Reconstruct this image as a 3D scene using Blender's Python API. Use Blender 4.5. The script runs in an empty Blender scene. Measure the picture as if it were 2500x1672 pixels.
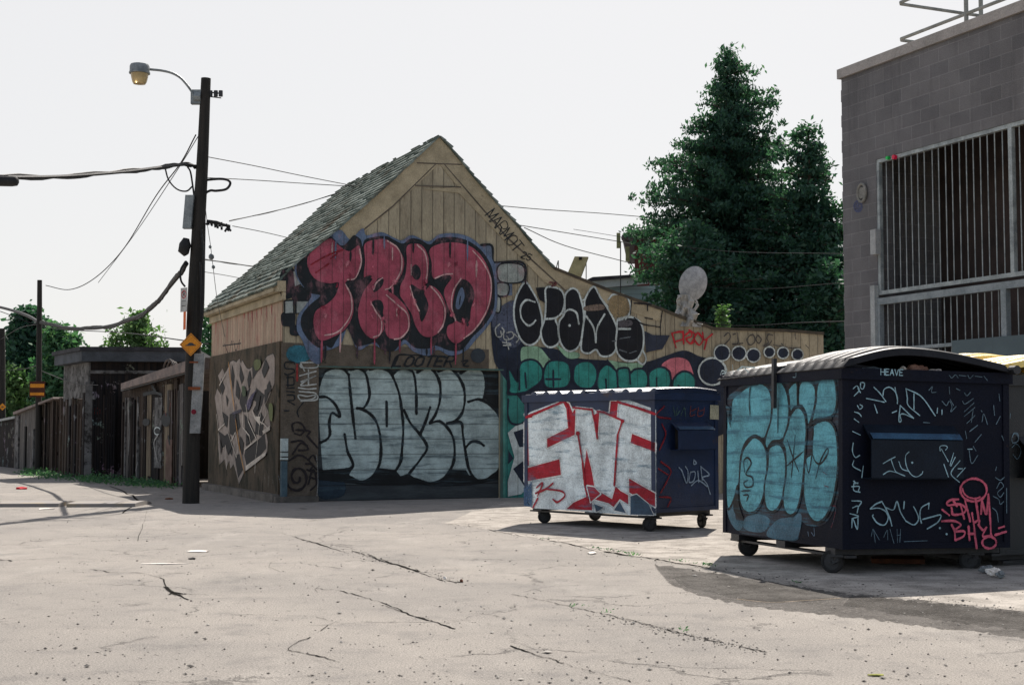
import bpy, bmesh, math, random
import numpy as np
from mathutils import Vector, Matrix
from mathutils.geometry import tessellate_polygon, delaunay_2d_cdt
random.seed(7); rng = np.random.default_rng(7)
R = math.radians
scene = bpy.context.scene
COL = scene.collection

# ------------------------------------------------------------------ camera, sky, sun, exposure
F = 3472.0; CX = 1250.0; CY = 836.0; HZ = 1051.0; EYE = 1.2
PITCH = math.atan((HZ - CY) / F)
cam_d = bpy.data.cameras.new("camera"); cam = bpy.data.objects.new("camera", cam_d); COL.objects.link(cam)
cam_d.lens = 50.0; cam_d.sensor_width = 36.0; cam_d.clip_end = 3000; cam_d.clip_start = 0.1
cam.location = (0, 0, EYE); cam.rotation_euler = (math.pi/2 + PITCH, 0, 0)
scene.camera = cam
SUNV = Vector((0.22, 0.86, 1.0)).normalized()
world = bpy.data.worlds.new("World"); scene.world = world; world.use_nodes = True
wn = world.node_tree; wn.nodes.clear()
sky = wn.nodes.new('ShaderNodeTexSky'); sky.sky_type = 'NISHITA'; sky.sun_disc = False
sky.sun_elevation = math.asin(SUNV.z); sky.sun_rotation = math.atan2(SUNV.x, SUNV.y)
sky.altitude = 0; sky.air_density = 1.0; sky.dust_density = 1.6; sky.ozone_density = 1.2
# thin bright veil of haze on the sun's side, clearer blue sky behind the viewer
gtc = wn.nodes.new('ShaderNodeTexCoord'); gsp = wn.nodes.new('ShaderNodeSeparateXYZ'); wn.links.new(gtc.outputs['Generated'], gsp.inputs[0])
gmr = wn.nodes.new('ShaderNodeMapRange'); gmr.inputs[1].default_value = -.6; gmr.inputs[2].default_value = .45; gmr.inputs[3].default_value = .25; gmr.inputs[4].default_value = .88; gma = wn.nodes.new('ShaderNodeMath'); gma.operation = 'MULTIPLY_ADD'; gma.inputs[1].default_value = -.75; wn.links.new(gsp.outputs[2], gma.inputs[0]); wn.links.new(gsp.outputs[1], gma.inputs[2]); wn.links.new(gma.outputs[0], gmr.inputs[0])
veil = wn.nodes.new('ShaderNodeMix'); veil.data_type = 'RGBA'; veil.inputs[7].default_value = (7.0, 6.88, 6.78, 1); wn.links.new(gmr.outputs[0], veil.inputs[0])
bg = wn.nodes.new('ShaderNodeBackground'); bg.inputs['Strength'].default_value = 0.088
wo = wn.nodes.new('ShaderNodeOutputWorld')
wn.links.new(sky.outputs[0], veil.inputs[6]); wn.links.new(veil.outputs[2], bg.inputs['Color']); wn.links.new(bg.outputs[0], wo.inputs['Surface'])
sd = bpy.data.lights.new("sun", 'SUN'); sd.energy = 5.0; sd.angle = R(0.5); sd.color = (1.0, 0.94, 0.87)
so = bpy.data.objects.new("sun", sd); COL.objects.link(so); so.location = (5, 20, 40)
so.rotation_euler = SUNV.to_track_quat('Z', 'Y').to_euler()
scene.view_settings.view_transform = 'Standard'; scene.view_settings.look = 'None'
scene.view_settings.exposure = 0.54; scene.view_settings.gamma = 1.0
scene.render.engine = 'CYCLES'
scene.cycles.transparent_max_bounces = 48

# ------------------------------------------------------------------ pixel (2500x1672 photo) -> world
FW = Vector((0, math.cos(PITCH), math.sin(PITCH))); UP = Vector((0, -math.sin(PITCH), math.cos(PITCH))); RT = Vector((1, 0, 0))
EYEP = Vector((0, 0, EYE))
def ray(u, v): return RT*((u-CX)/F) + UP*(-(v-CY)/F) + FW
def G(u, v, z=0.0):
    d = ray(u, v); return EYEP + d*((z-EYE)/d.z)
def at(u, v, Y):
    d = ray(u, v); return EYEP + d*(Y/d.y)
class Frame:
    """local x to the right along a face, local y away from the viewer, z up"""
    def __init__(s, o, xdir, tilt=0.0):
        xd = Vector((xdir[0], xdir[1], 0)).normalized(); yd = Vector((-xd.y, xd.x, 0))
        s.M = Matrix(((xd.x, yd.x, 0, o[0]), (xd.y, yd.y, 0, o[1]), (0, 0, 1, o[2]), (0, 0, 0, 1)))
        if tilt: s.M = s.M @ Matrix.Rotation(tilt, 4, 'Y')
        s.I = s.M.inverted()
    def hit(s, u, v, ax, c):
        o = s.I @ EYEP; d = s.I.to_3x3() @ ray(u, v); i = 'xyz'.index(ax)
        return o + d*((c-o[i])/d[i])
class Plane:
    def __init__(s, fr, ax, c): s.fr = fr; s.ax = ax; s.c = c
    def p2(s, u, v):
        h = s.fr.hit(u, v, s.ax, s.c)
        return (h.x, h.z) if s.ax == 'y' else ((h.y, h.z) if s.ax == 'x' else (h.x, h.y))
    def p3(s, p, off=0.0):
        if s.ax == 'y': return (p[0], s.c-off, p[1])
        if s.ax == 'x': return (s.c-off, p[0], p[1])
        return (p[0], p[1], s.c+off)
WF = Frame((0, 0, 0), (1, 0))

# ------------------------------------------------------------------ materials
def lin(c):
    c = c/255.0
    return c/12.92 if c <= .04045 else ((c+.055)/1.055)**2.4
def rgb(r, g, b, k=1.0): return tuple(min(.88, lin(x)*k) for x in (r, g, b)) + (1.0,)
class NT:
    def __init__(s, name):
        s.m = bpy.data.materials.new(name); s.m.use_nodes = True; s.t = s.m.node_tree; s.t.nodes.clear()
        s.out = s.n('ShaderNodeOutputMaterial'); s.tc = s.n('ShaderNodeTexCoord')
    def n(s, k, **kw):
        x = s.t.nodes.new(k)
        for a, b in kw.items(): setattr(x, a, b)
        return x
    def l(s, a, b): s.t.links.new(a, b)
    def val(s, node, key, v):
        if hasattr(v, 'is_output') or hasattr(v, 'links'): s.l(v, node.inputs[key])
        else: node.inputs[key].default_value = v
    def noise(s, scale=5, detail=4, rough=.6, vec=None, stretch=None):
        x = s.n('ShaderNodeTexNoise'); x.inputs['Scale'].default_value = scale; x.inputs['Detail'].default_value = detail; x.inputs['Roughness'].default_value = rough
        v = vec if vec is not None else s.tc.outputs['Object']
        if stretch:
            mp = s.n('ShaderNodeMapping'); mp.inputs['Scale'].default_value = stretch; s.l(v, mp.inputs['Vector']); v = mp.outputs[0]
        s.l(v, x.inputs['Vector']); return x.outputs['Fac']
    def math(s, op, a, b=None, c=None, clamp=False):
        x = s.n('ShaderNodeMath', operation=op, use_clamp=clamp); s.val(x, 0, a)
        if b is not None: s.val(x, 1, b)
        if c is not None: s.val(x, 2, c)
        return x.outputs[0]
    def ss(s, v, a, b):
        x = s.n('ShaderNodeMapRange', interpolation_type='SMOOTHSTEP'); s.val(x, 0, v); x.inputs[1].default_value = a; x.inputs[2].default_value = b
        return x.outputs[0]
    def mix(s, f, a, b, mode='MIX'):
        x = s.n('ShaderNodeMix', data_type='RGBA', blend_type=mode); s.val(x, 0, f); s.val(x, 6, a); s.val(x, 7, b); return x.outputs[2]
    def xyz(s, ax):
        x = s.n('ShaderNodeSeparateXYZ'); s.l(s.tc.outputs['Object'], x.inputs[0]); return x.outputs['XYZ'.index(ax)]
    def groove(s, ax, sp, w, off=0.0):
        f = s.math('FRACT', s.math('DIVIDE', s.math('ADD', s.xyz(ax), off+100*sp), sp))
        d = s.math('ABSOLUTE', s.math('SUBTRACT', f, .5))
        return s.ss(d, .5-w/sp, .5-w/sp*.4)
    def bump(s, h, strength=.3, dist=.01):
        b = s.n('ShaderNodeBump'); b.inputs['Strength'].default_value = strength; b.inputs['Distance'].default_value = dist; s.l(h, b.inputs['Height']); return b.outputs[0]
    def pbr(s, col, rough=.8, metal=0.0, normal=None, alpha=None, spec=None):
        p = s.n('ShaderNodeBsdfPrincipled'); s.val(p, 'Base Color', col); s.val(p, 'Roughness', rough); p.inputs['Metallic'].default_value = metal
        if spec is not None: p.inputs['Specular IOR Level'].default_value = spec
        if normal is not None: s.l(normal, p.inputs['Normal'])
        if alpha is not None: s.val(p, 'Alpha', alpha)
        s.l(p.outputs[0], s.out.inputs['Surface']); return s.m
MATS = {}
def weathered(name, c1, c2, scale=3, rough=.85, streak=(1, 1, 1), fine=.25, bump=.25, dist=.006, metal=0, spec=.3, c3=None, thr=.62):
    t = NT(name)
    a = t.noise(scale, 6, .65, stretch=streak); f = t.ss(t.noise(70, 3, .7), .25, .75)
    col = t.mix(t.ss(a, .35, .68), c1, c2)
    if c3 is not None: col = t.mix(t.math('MULTIPLY', t.ss(t.noise(scale*2.3, 5, .7, stretch=streak), thr, thr+.1), .85), col, c3)
    col = t.mix(1.0, col, t.mix(f, (1-fine,)*3+(1,), (1+fine,)*3+(1,)), 'MULTIPLY')
    return t.pbr(col, rough, metal, t.bump(t.math('ADD', f, t.math('MULTIPLY', a, 1.5)), bump, dist), spec=spec)

def siding_mat(name, c1, c2, ax='X', sp=.205, c3=None):
    t = NT(name); g = t.groove(ax, sp, .012)
    a = t.noise(1.4, 6, .7, stretch=(1.2, 1.2, .5)); f = t.noise(55, 4, .75, stretch=(1, 1, .25)); board = t.n('ShaderNodeTexWhiteNoise', noise_dimensions='1D')
    t.l(t.math('FLOOR', t.math('DIVIDE', t.math('ADD', t.xyz(ax), 100*sp), sp)), board.inputs['W'])
    col = t.mix(t.ss(a, .3, .7), c1, c2)
    if c3 is not None: col = t.mix(t.math('MULTIPLY', t.ss(t.noise(2.2, 5, .7, stretch=(3.5, 3.5, .5)), .5, .68), .8), col, c3)
    k = t.math('ADD', t.math('MULTIPLY', board.outputs[0], .16), t.math('MULTIPLY', t.ss(f, .3, .7), .34))
    k = t.math('ADD', k, .74); cc = t.n('ShaderNodeCombineColor')
    for i in range(3): t.l(k, cc.inputs[i])
    col = t.mix(1.0, col, cc.outputs[0], 'MULTIPLY'); col = t.mix(t.math('MULTIPLY', g, .55), col, (.03, .028, .022, 1))
    h = t.math('SUBTRACT', t.math('MULTIPLY', f, .25), g)
    return t.pbr(col, .85, 0, t.bump(h, .6, .012), spec=.25)

def paint_mat(name, streakcol=None, amt=0.0, sscale=(1, 1, 1), thr=.5, groove=None, rough=.65, spec=.3):
    t = NT(name); at_ = t.n('ShaderNodeAttribute'); at_.attribute_name = 'paint'
    a = t.noise(3.0, 6, .7); f = t.noise(60, 3, .7)
    col = at_.outputs['Color']
    if streakcol is not None:
        s_ = t.noise(2.6, 7, .72, stretch=sscale)
        col = t.mix(t.math('MULTIPLY', t.ss(s_, thr, thr+.16), amt), col, streakcol)
    k = t.math('ADD', t.math('MULTIPLY', t.ss(a, .34, .66), .52), t.math('MULTIPLY', t.ss(f, .3, .7), .42)); k = t.math('ADD', k, .5)
    cc = t.n('ShaderNodeCombineColor')
    for i in range(3): t.l(k, cc.inputs[i])
    col = t.mix(1.0, col, cc.outputs[0], 'MULTIPLY')
    nrm = None; h = f
    if groove:
        g = t.groove(*groove); col = t.mix(t.math('MULTIPLY', g, .52), col, (.02, .02, .02, 1)); h = t.math('SUBTRACT', t.math('MULTIPLY', f, .3), g)
    nrm = t.bump(h, .5, .01)
    e = t.math('ADD', at_.outputs['Alpha'], t.math('MULTIPLY', t.math('SUBTRACT', t.noise(34, 4, .8), .5), 1.0))
    al = t.math('MULTIPLY', t.ss(e, .3, .62), t.math('MULTIPLY', t.ss(at_.outputs['Alpha'], .0, .16), 1.0))
    return t.pbr(col, rough, 0, nrm, alpha=al, spec=spec)

M = {}
M['siding'] = siding_mat('tan_siding', rgb(176, 164, 138, 1.1), rgb(146, 136, 116, 1.05), c3=rgb(120, 108, 90))
M['siding_side'] = siding_mat('tan_siding_red_streaks', rgb(180, 158, 136, 1.15), rgb(160, 138, 118, 1.1), ax='Y', c3=rgb(168, 90, 84, 1.05))
M['trim'] = weathered('tan_trim', rgb(176, 162, 134, 1.1), rgb(146, 134, 110, 1.05), 2.0, c3=rgb(120, 106, 88))
M['stucco'] = weathered('stained_concrete_render', rgb(112, 102, 90, 1.0), rgb(84, 76, 66, 1.0), 1.6, c3=rgb(60, 56, 46), thr=.6, bump=.5, dist=.012)
M['stucco_side'] = weathered('mossy_concrete_render', rgb(104, 90, 74, .95), rgb(70, 62, 48, .9), 1.8, streak=(1, 1, .45), c3=rgb(46, 46, 34), thr=.52, bump=.6, dist=.015)
M['concrete'] = weathered('concrete', rgb(120, 112, 104), rgb(86, 82, 76), 3)
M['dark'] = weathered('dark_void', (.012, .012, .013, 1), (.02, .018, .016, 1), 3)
M['black_metal'] = weathered('black_metal', (.018, .018, .02, 1), (.03, .03, .032, 1), 8, rough=.5, spec=.5)
M['rubber'] = weathered('rubber', (.02, .02, .02, 1), (.035, .033, .03, 1), 12, rough=.8)
M['galv'] = weathered('galvanised', rgb(140, 145, 145), rgb(105, 110, 112), 6, rough=.5, metal=.3, spec=.5)
M['wood_pole'] = weathered('creosote_pole', (.018, .017, .015, 1), (.036, .031, .026, 1), 2.5, streak=(6, 6, .4), c3=(.065, .056, .048, 1))
M['cable'] = weathered('cable', (.012, .012, .013, 1), (.02, .02, .02, 1), 20, rough=.6)
M['paint_siding'] = paint_mat('spray_paint_on_siding', groove=('X', .205, .010))
M['paint_bubble'] = paint_mat('spray_paint_dusty', rgb(184, 128, 136), .3, (1.6, 1, .9), .5, groove=('X', .205, .010))
M['paint_door'] = paint_mat('spray_paint_on_door', rgb(62, 80, 88), .72, (.35, 1, 4.5), .49, groove=('Z', .262, .012))
M['paint_plain'] = paint_mat('spray_paint')
M['ground_mark'] = paint_mat('ground_mark', rough=1.0, spec=0.0)
M['paint_roller'] = paint_mat('roller_paint', rgb(58, 104, 122), .85, (1, .35, 6.0), .47)
M['paint_teal'] = paint_mat('roller_paint_teal', rgb(62, 112, 134), .7, (1, .6, 4.2), .51)
M['bar_metal'] = weathered('white_bar_metal', rgb(170, 176, 174, 1.0), rgb(126, 132, 132), 5, rough=.5, c3=rgb(120, 78, 56), thr=.66, spec=.4)  # whitish paint with brown rust spots, for bars and frame

def box(bm, x0, x1, y0, y1, z0, z1, mat=None):
    v = [bm.verts.new((x, y, z)) for z in (z0, z1) for y in (y0, y1) for x in (x0, x1)]
    fs = [(0, 2, 3, 1), (4, 5, 7, 6), (0, 1, 5, 4), (2, 6, 7, 3), (0, 4, 6, 2), (1, 3, 7, 5)]
    for f in fs: bm.faces.new([v[i] for i in f])
    return v
def obox(bm, c, ax, ay, az):
    c = Vector(c); v = [bm.verts.new(c + Vector(ax)*i + Vector(ay)*j + Vector(az)*k) for k in (-1, 1) for j in (-1, 1) for i in (-1, 1)]
    for f in [(0, 2, 3, 1), (4, 5, 7, 6), (0, 1, 5, 4), (2, 6, 7, 3), (0, 4, 6, 2), (1, 3, 7, 5)]: bm.faces.new([v[i] for i in f])
def tube(bm, pts, r, n=8, cap=True):
    pts = [Vector(p) for p in pts]; rs = r if isinstance(r, (list, tuple)) else [r]*len(pts); rings = []
    prev = None
    for i, p in enumerate(pts):
        d = (pts[min(i+1, len(pts)-1)] - pts[max(i-1, 0)]).normalized()
        ref = Vector((0, 0, 1)) if abs(d.z) < .9 else Vector((1, 0, 0))
        if prev is not None: a = (prev - d*prev.dot(d)).normalized()
        else: a = d.cross(ref).normalized()
        prev = a; b = d.cross(a)
        rings.append([bm.verts.new(p + (a*math.cos(t) + b*math.sin(t))*rs[i]) for t in [2*math.pi*k/n for k in range(n)]])
    for i in range(len(rings)-1):
        for k in range(n): bm.faces.new([rings[i][k], rings[i][(k+1) % n], rings[i+1][(k+1) % n], rings[i+1][k]])
    if cap: bm.faces.new(rings[0][::-1]); bm.faces.new(rings[-1])
def slab(bm, poly, c0, c1, ax='y'):
    """extrude a 2D outline from c0 to c1 along ax"""
    def m(p, c): return (p[0], c, p[1]) if ax == 'y' else ((c, p[0], p[1]) if ax == 'x' else (p[0], p[1], c))
    A = [bm.verts.new(m(p, c0)) for p in poly]; B = [bm.verts.new(m(p, c1)) for p in poly]
    for t in tessellate_polygon([[Vector((p[0], p[1], 0)) for p in poly]]):
        bm.faces.new([A[i] for i in t]); bm.faces.new([B[i] for i in reversed(t)])
    n = len(poly)
    for i in range(n): bm.faces.new([A[i], A[(i+1) % n], B[(i+1) % n], B[i]])
def new_obj(name, mesh, mat, parent=None, label=None):
    o = bpy.data.objects.new(name, mesh); COL.objects.link(o)
    if mat is not None and len(mesh.materials) == 0: mesh.materials.append(mat)
    if parent is not None: o.parent = parent
    if label: o['label'] = label
    return o
def part(name, bm, mat, parent=None, bevel=0.0, smooth=False, label=None):
    if bevel > 0:
        bmesh.ops.bevel(bm, geom=[e for e in bm.edges if len(e.link_faces) == 2 and e.calc_face_angle(0) > .5], offset=bevel, segments=1, affect='EDGES', clamp_overlap=True)
    bmesh.ops.recalc_face_normals(bm, faces=bm.faces)
    me = bpy.data.meshes.new(name); bm.to_mesh(me); bm.free()
    if smooth:
        for p in me.polygons: p.use_smooth = True
        me.set_sharp_from_angle(angle=R(40)) if hasattr(me, 'set_sharp_from_angle') else None
    return new_obj(name, me, mat, parent, label)
def tag(o, label, cat, group=None):
    o['label'] = label; o['category'] = cat
    if group: o['group'] = group
    return o
def thing(name, fr, label, cat, group=None):
    o = bpy.data.objects.new(name, None); COL.objects.link(o); o.empty_display_size = .3
    o.matrix_world = fr.M if isinstance(fr, Frame) else Matrix.Translation(Vector(fr))
    return tag(o, label, cat, group)
B = bmesh.new
def cr(pts, closed=False, n=7):
    P = [Vector(p) for p in pts]; m = len(P)
    if m < 3: return P
    out = []
    rngi = range(m) if closed else range(m-1)
    for i in rngi:
        p0 = P[(i-1) % m] if closed or i > 0 else P[0]*2-P[1]; p1 = P[i]; p2 = P[(i+1) % m]
        p3 = P[(i+2) % m] if closed or i+2 < m else P[m-1]*2-P[m-2]
        for k in range(n):
            t = k/n; out.append(0.5*((2*p1)+(p2-p0)*t+(2*p0-5*p1+4*p2-p3)*t*t+(3*p1-p0-3*p2+p3)*t*t*t))
    if not closed: out.append(P[-1])
    return out
def parse(s): return [tuple(float(a) for a in q.split(',')) for q in s.split()]

# stroke letters on a 4 x 6 grid (y up)
FONT = {'A': '0,0 2,6 4,0;.8,2.2 3.2,2.2', 'B': '0,0 0,6 2.6,6 3.4,4.7 2.6,3.3 0,3;2.6,3.3 3.8,1.7 2.6,0 0,0', 'C': '4,5 2.4,6 .6,5 0,3 .6,1 2.4,0 4,1', 'D': '0,0 0,6 2.4,5.6 4,3 2.4,.4 0,0',
 'E': '3.8,6 0,6 0,0 3.8,0;0,3.2 3,3.2', 'G': '4,5 2.4,6 .6,5 0,3 .6,1 2.4,0 4,1 4,2.8 2.4,2.8', 'H': '0,6 0,0;4,6 4,0;0,3 4,3', 'I': '2,6 2,0', 'K': '0,6 0,0;4,6 0,2.8 4,0', 'L': '0,6 0,0 3.6,0',
 'M': '0,0 .2,6 2,1 3.8,6 4,0', 'N': '0,0 0,6 4,0 4,6', 'O': '2,6 .3,5 0,3 .3,1 2,0 3.7,1 4,3 3.7,5 2,6', 'P': '0,0 0,6 3,6 4,4.6 3,3 0,3', 'R': '0,0 0,6 3,6 4,4.6 3,3 0,3;1.6,3 4,0', 'S': '4,5 2.4,6 .4,5 .6,3.6 3.2,2.6 3.8,1.2 2,0 0,.8',
 'T': '0,6 4,6;2,6 2,0', 'U': '0,6 .2,1.2 2,0 3.8,1.2 4,6', 'V': '0,6 2,0 4,6', 'W': '0,6 1,0 2,4 3,0 4,6', 'X': '0,6 4,0;4,6 0,0', 'Y': '0,6 2,3 4,6;2,3 2,0', 'Z': '0,6 4,6 0,0 4,0',
 '2': '0,4.8 1.6,6 3.6,5 3.4,3.4 0,0 4,0', '5': '3.8,6 .4,6 .2,3.4 2.6,3.8 3.8,2 2.4,.1 0,.6', '9': '3.8,4.4 2,6 .2,4.6 1.6,3 3.6,4 3.8,5 3.6,0', '0': '2,6 .3,5 0,3 .3,1 2,0 3.7,1 4,3 3.7,5 2,6'}

class Decal:
    """sprayed marks lying on a wall: fills and soft edged strokes, each a millimetre proud of the last"""
    def __init__(s, plane, base=.003, step=.0008):
        s.pl = plane; s.off = base; s.step = step; s.V = []; s.Fc = []; s.C = []; s.T = (0, 0, 1)
    def crop(s, x0, y0, sc): s.T = (x0, y0, sc); return s
    def _m(s, pts):
        x0, y0, sc = s.T; return [Vector(s.pl.p2(x0+sc*a, y0+sc*b)) for a, b in pts]
    def _scale(s, p):
        q = s.pl.fr.M @ Vector(s.pl.p3(p)); return q.y/F
    def fill(s, col, pts, smooth=True, alpha=1.0, soft=2.2):
        pts = parse(pts) if isinstance(pts, str) else pts
        P = s._m(pts); Q = cr(P, True) if smooth else P
        s.fillq(col, Q, alpha); 
        if soft: s._ring(col, Q, soft*s._scale(P[0]), alpha)
        s.off += s.step
    def fillq(s, col, Q, alpha):
        r = delaunay_2d_cdt([Vector((q[0], q[1])) for q in Q], [], [list(range(len(Q)))], 1, 1e-5)
        b = len(s.V)
        for v in r[0]: s.V.append(s.pl.p3(v, s.off)); s.C.append((col[0], col[1], col[2], alpha))
        for f in r[2]: s.Fc.append(tuple(b+i for i in f))
    def _ring(s, col, Q, w, alpha):
        n = len(Q); A = sum(Q[i].x*Q[(i+1) % n].y-Q[(i+1) % n].x*Q[i].y for i in range(n)); sg = 1 if A > 0 else -1; b = len(s.V)
        for i in range(n):
            d = Q[(i+1) % n]-Q[i-1]; d = d.normalized() if d.length > 1e-9 else Vector((1, 0)); nn = Vector((d.y, -d.x))*sg
            for o_, al in ((0, alpha), (w*.6, 0)):
                q = Q[i]+nn*o_; s.V.append(s.pl.p3((q.x, q.y), s.off)); s.C.append((col[0], col[1], col[2], al))
        for i in range(n):
            j = (i+1) % n; s.Fc.append((b+2*i, b+2*i+1, b+2*j+1, b+2*j))
    def _ribbon(s, col, Q, w, alpha, closed=False, soft=.6, taper=False):
        n = len(Q); b = len(s.V); h = w/2; ph = random.uniform(0, 6)
        for i in range(n):
            a = Q[max(i-1, 0)] if not (closed and i == 0) else Q[-2]; c = Q[min(i+1, n-1)] if not (closed and i == n-1) else Q[1]
            d = (c-a); d = d.normalized() if d.length > 1e-9 else Vector((1, 0)); nn = Vector((-d.y, d.x))
            k = 1.0+(.16*math.sin(i*.31+ph)+.10*math.sin(i*.83+2*ph))*(0 if closed else 1)
            if taper: t = i/(n-1); k = k*min(1, .45+3*t, .45+3*(1-t))
            for o_, al in ((-h*(1+soft), 0), (-h*(1-soft), alpha), (h*(1-soft), alpha), (h*(1+soft), 0)):
                q = Q[i]+nn*o_*k; s.V.append(s.pl.p3((q.x, q.y), s.off)); s.C.append((col[0], col[1], col[2], al))
        for i in range(n-1):
            for k in range(3): s.Fc.append((b+4*i+k, b+4*i+k+1, b+4*i+k+5, b+4*i+k+4))
        if not closed:
            for e, sg in ((0, -1), (n-1, 1)):
                a = Q[0]-Q[1] if e == 0 else Q[-1]-Q[-2]; d = a.normalized() if a.length > 1e-9 else Vector((1, 0)); nn = Vector((-d.y, d.x)); k = .45 if taper else 1
                c0 = len(s.V); s.V.append(s.pl.p3((Q[e].x, Q[e].y), s.off)); s.C.append((col[0], col[1], col[2], alpha))
                m = 6
                for rr, al in ((h*(1-soft)*k, alpha), (h*(1+soft)*k, 0)):
                    for j in range(m+1):
                        t = math.pi*j/m; q = Q[e]+(nn*math.cos(t)+d*math.sin(t))*rr; s.V.append(s.pl.p3((q.x, q.y), s.off)); s.C.append((col[0], col[1], col[2], al))
                for j in range(m):
                    s.Fc.append((c0, c0+1+j, c0+2+j)); s.Fc.append((c0+1+j, c0+2+j, c0+2+j+m+1, c0+1+j+m+1))
    def stroke(s, col, w, pts, smooth=True, alpha=1.0, taper=False, soft=.6):
        for q in (pts.split(';') if isinstance(pts, str) else [pts]):
            pp = parse(q) if isinstance(q, str) else q
            P = s._m(pp); Q = cr(P) if smooth and len(P) > 2 else P
            if not smooth and len(P) > 2:
                for a_, b_ in zip(P[:-1], P[1:]): s._ribbon(col, [a_.lerp(b_, t/4) for t in range(5)], w*s._scale(P[0]), alpha, soft=soft); s.off += s.step*.06
                s.off += s.step*.2; continue
            if len(Q) == 2: Q = [Q[0].lerp(Q[1], t/4) for t in range(5)]
            s._ribbon(col, Q, w*s._scale(P[0]), alpha, taper=taper, soft=soft); s.off += s.step*.25
        s.off += s.step*.5
    def circle(s, col, w, c, r, r2=None, a0=0, a1=360, alpha=1.0):
        r2 = r2 or r; s.stroke(col, w, [(c[0]+r*math.cos(R(a0+(a1-a0)*k/16)), c[1]+r2*math.sin(R(a0+(a1-a0)*k/16))) for k in range(17)], alpha=alpha)
    def disc(s, col, c, r, r2=None, alpha=1.0, soft=2.2):
        r2 = r2 or r; s.fill(col, [(c[0]+r*math.cos(R(22.5*k)), c[1]+r2*math.sin(R(22.5*k))) for k in range(16)], alpha=alpha, soft=soft)
    def outline(s, col, w, pts, smooth=True):
        P = s._m(parse(pts)); Q = cr(P, True) if smooth else P
        if smooth: s._ribbon(col, Q+[Q[0]], w*s._scale(P[0]), 1.0, closed=True)
        else:
            for a_, b_ in zip(P, P[1:]+[P[0]]): s._ribbon(col, [a_.lerp(b_, t/4) for t in range(5)], w*s._scale(P[0]), 1.0); s.off += s.step*.05
        s.off += s.step
    def text(s, col, w, txt, x, y, cw, ch, ang=0, gap=1.35, slant=0, alpha=1.0, jit=.25):
        """x, y: lower left in crop pixels (y down), ang in degrees clockwise on the photo"""
        ca, sa = math.cos(R(ang)), math.sin(R(ang)); px = 0
        for chh in txt:
            if chh in FONT:
                for st in FONT[chh].split(';'):
                    pts = []
                    for (a, b) in parse(st):
                        a += random.uniform(-jit, jit)*.5; b += random.uniform(-jit, jit)*.5
                        lx = px + a/4*cw + slant*b/6*ch; ly = -b/6*ch
                        pts.append((x+lx*ca-ly*sa, y+lx*sa+ly*ca))
                    s.stroke(col, w, pts, smooth=chh in 'BCDGOPRSU2590', alpha=alpha)
            px += cw*gap
    def piece(s, name, mat, parent, label=None):
        o = s.build(name, mat, parent, label); s.V = []; s.Fc = []; s.C = []; return o
    def build(s, name, mat, parent, label=None):
        me = bpy.data.meshes.new(name); me.from_pydata(s.V, [], s.Fc)
        a = me.color_attributes.new('paint', 'FLOAT_COLOR', 'POINT'); a.data.foreach_set('color', np.array(s.C, dtype=np.float32).ravel())
        me.update(); return new_obj(name, me, mat, parent, label)

# ------------------------------------------------------------------ ground
def ground_material():
    t = NT('worn_asphalt')
    big = t.noise(.35, 5, .6); mid = t.noise(2.2, 6, .7); f = t.noise(85, 4, .85); f2 = t.noise(300, 2, .8)
    vo = t.n('ShaderNodeTexVoronoi'); vo.inputs['Scale'].default_value = 26; t.l(t.tc.outputs['Object'], vo.inputs['Vector'])
    col = t.mix(t.ss(big, .35, .65), (.30, .273, .243, 1), (.245, .226, .205, 1))
    col = t.mix(t.math('MULTIPLY', t.ss(mid, .48, .7), .6), col, (.178, .166, .155, 1))
    col = t.mix(t.math('MULTIPLY', t.ss(t.noise(1.3, 6, .7, stretch=(1, .4, 1)), .52, .7), .55), col, (.36, .33, .295, 1))
    stain = t.ss(t.noise(.7, 8, .78, stretch=(1, .45, 1)), .57, .68)
    col = t.mix(t.math('MULTIPLY', stain, .5), col, (.14, .135, .127, 1))
    pit = t.math('MULTIPLY', t.ss(vo.outputs['Distance'], .16, .05), t.ss(t.noise(4, 3, .6), .5, .6))
    col = t.mix(t.math('MULTIPLY', pit, .75), col, (.05, .047, .043, 1))
    # fine crack web, only in worn areas
    ds = t.n('ShaderNodeTexNoise'); ds.inputs['Scale'].default_value = 1.7; ds.inputs['Detail'].default_value = 7; ds.inputs['Roughness'].default_value = .7; t.l(t.tc.outputs['Object'], ds.inputs['Vector'])
    va = t.n('ShaderNodeVectorMath', operation='MULTIPLY_ADD'); t.l(ds.outputs['Color'], va.inputs[0]); va.inputs[1].default_value = (.9, .9, 0); t.l(t.tc.outputs['Object'], va.inputs[2])
    web = t.n('ShaderNodeTexVoronoi', feature='DISTANCE_TO_EDGE'); web.inputs['Scale'].default_value = .62; t.l(va.outputs[0], web.inputs['Vector'])
    wk = t.math('MULTIPLY', t.ss(web.outputs['Distance'], .013, .003), t.ss(t.noise(.8, 4, .6), .47, .6))
    col = t.mix(t.math('MULTIPLY', wk, .55), col, (.07, .065, .06, 1))
    k = t.math('ADD', t.math('ADD', t.math('MULTIPLY', t.ss(f, .3, .7), .9), t.math('MULTIPLY', t.ss(f2, .35, .65), .4)), .34); cc = t.n('ShaderNodeCombineColor')
    for i in range(3): t.l(k, cc.inputs[i])
    col = t.mix(1.0, col, cc.outputs[0], 'MULTIPLY')
    h = t.math('ADD', t.math('ADD', t.math('MULTIPLY', f, .6), t.math('MULTIPLY', mid, .9)), t.math('MULTIPLY', big, 2.2)); h = t.math('SUBTRACT', h, t.math('MULTIPLY', wk, .8))
    return t.pbr(col, .95, 0, t.bump(h, .6, .02), spec=.12)
M['ground'] = ground_material()
bm = B(); box(bm, -400, 400, -60, 700, -.5, 0)
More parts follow.
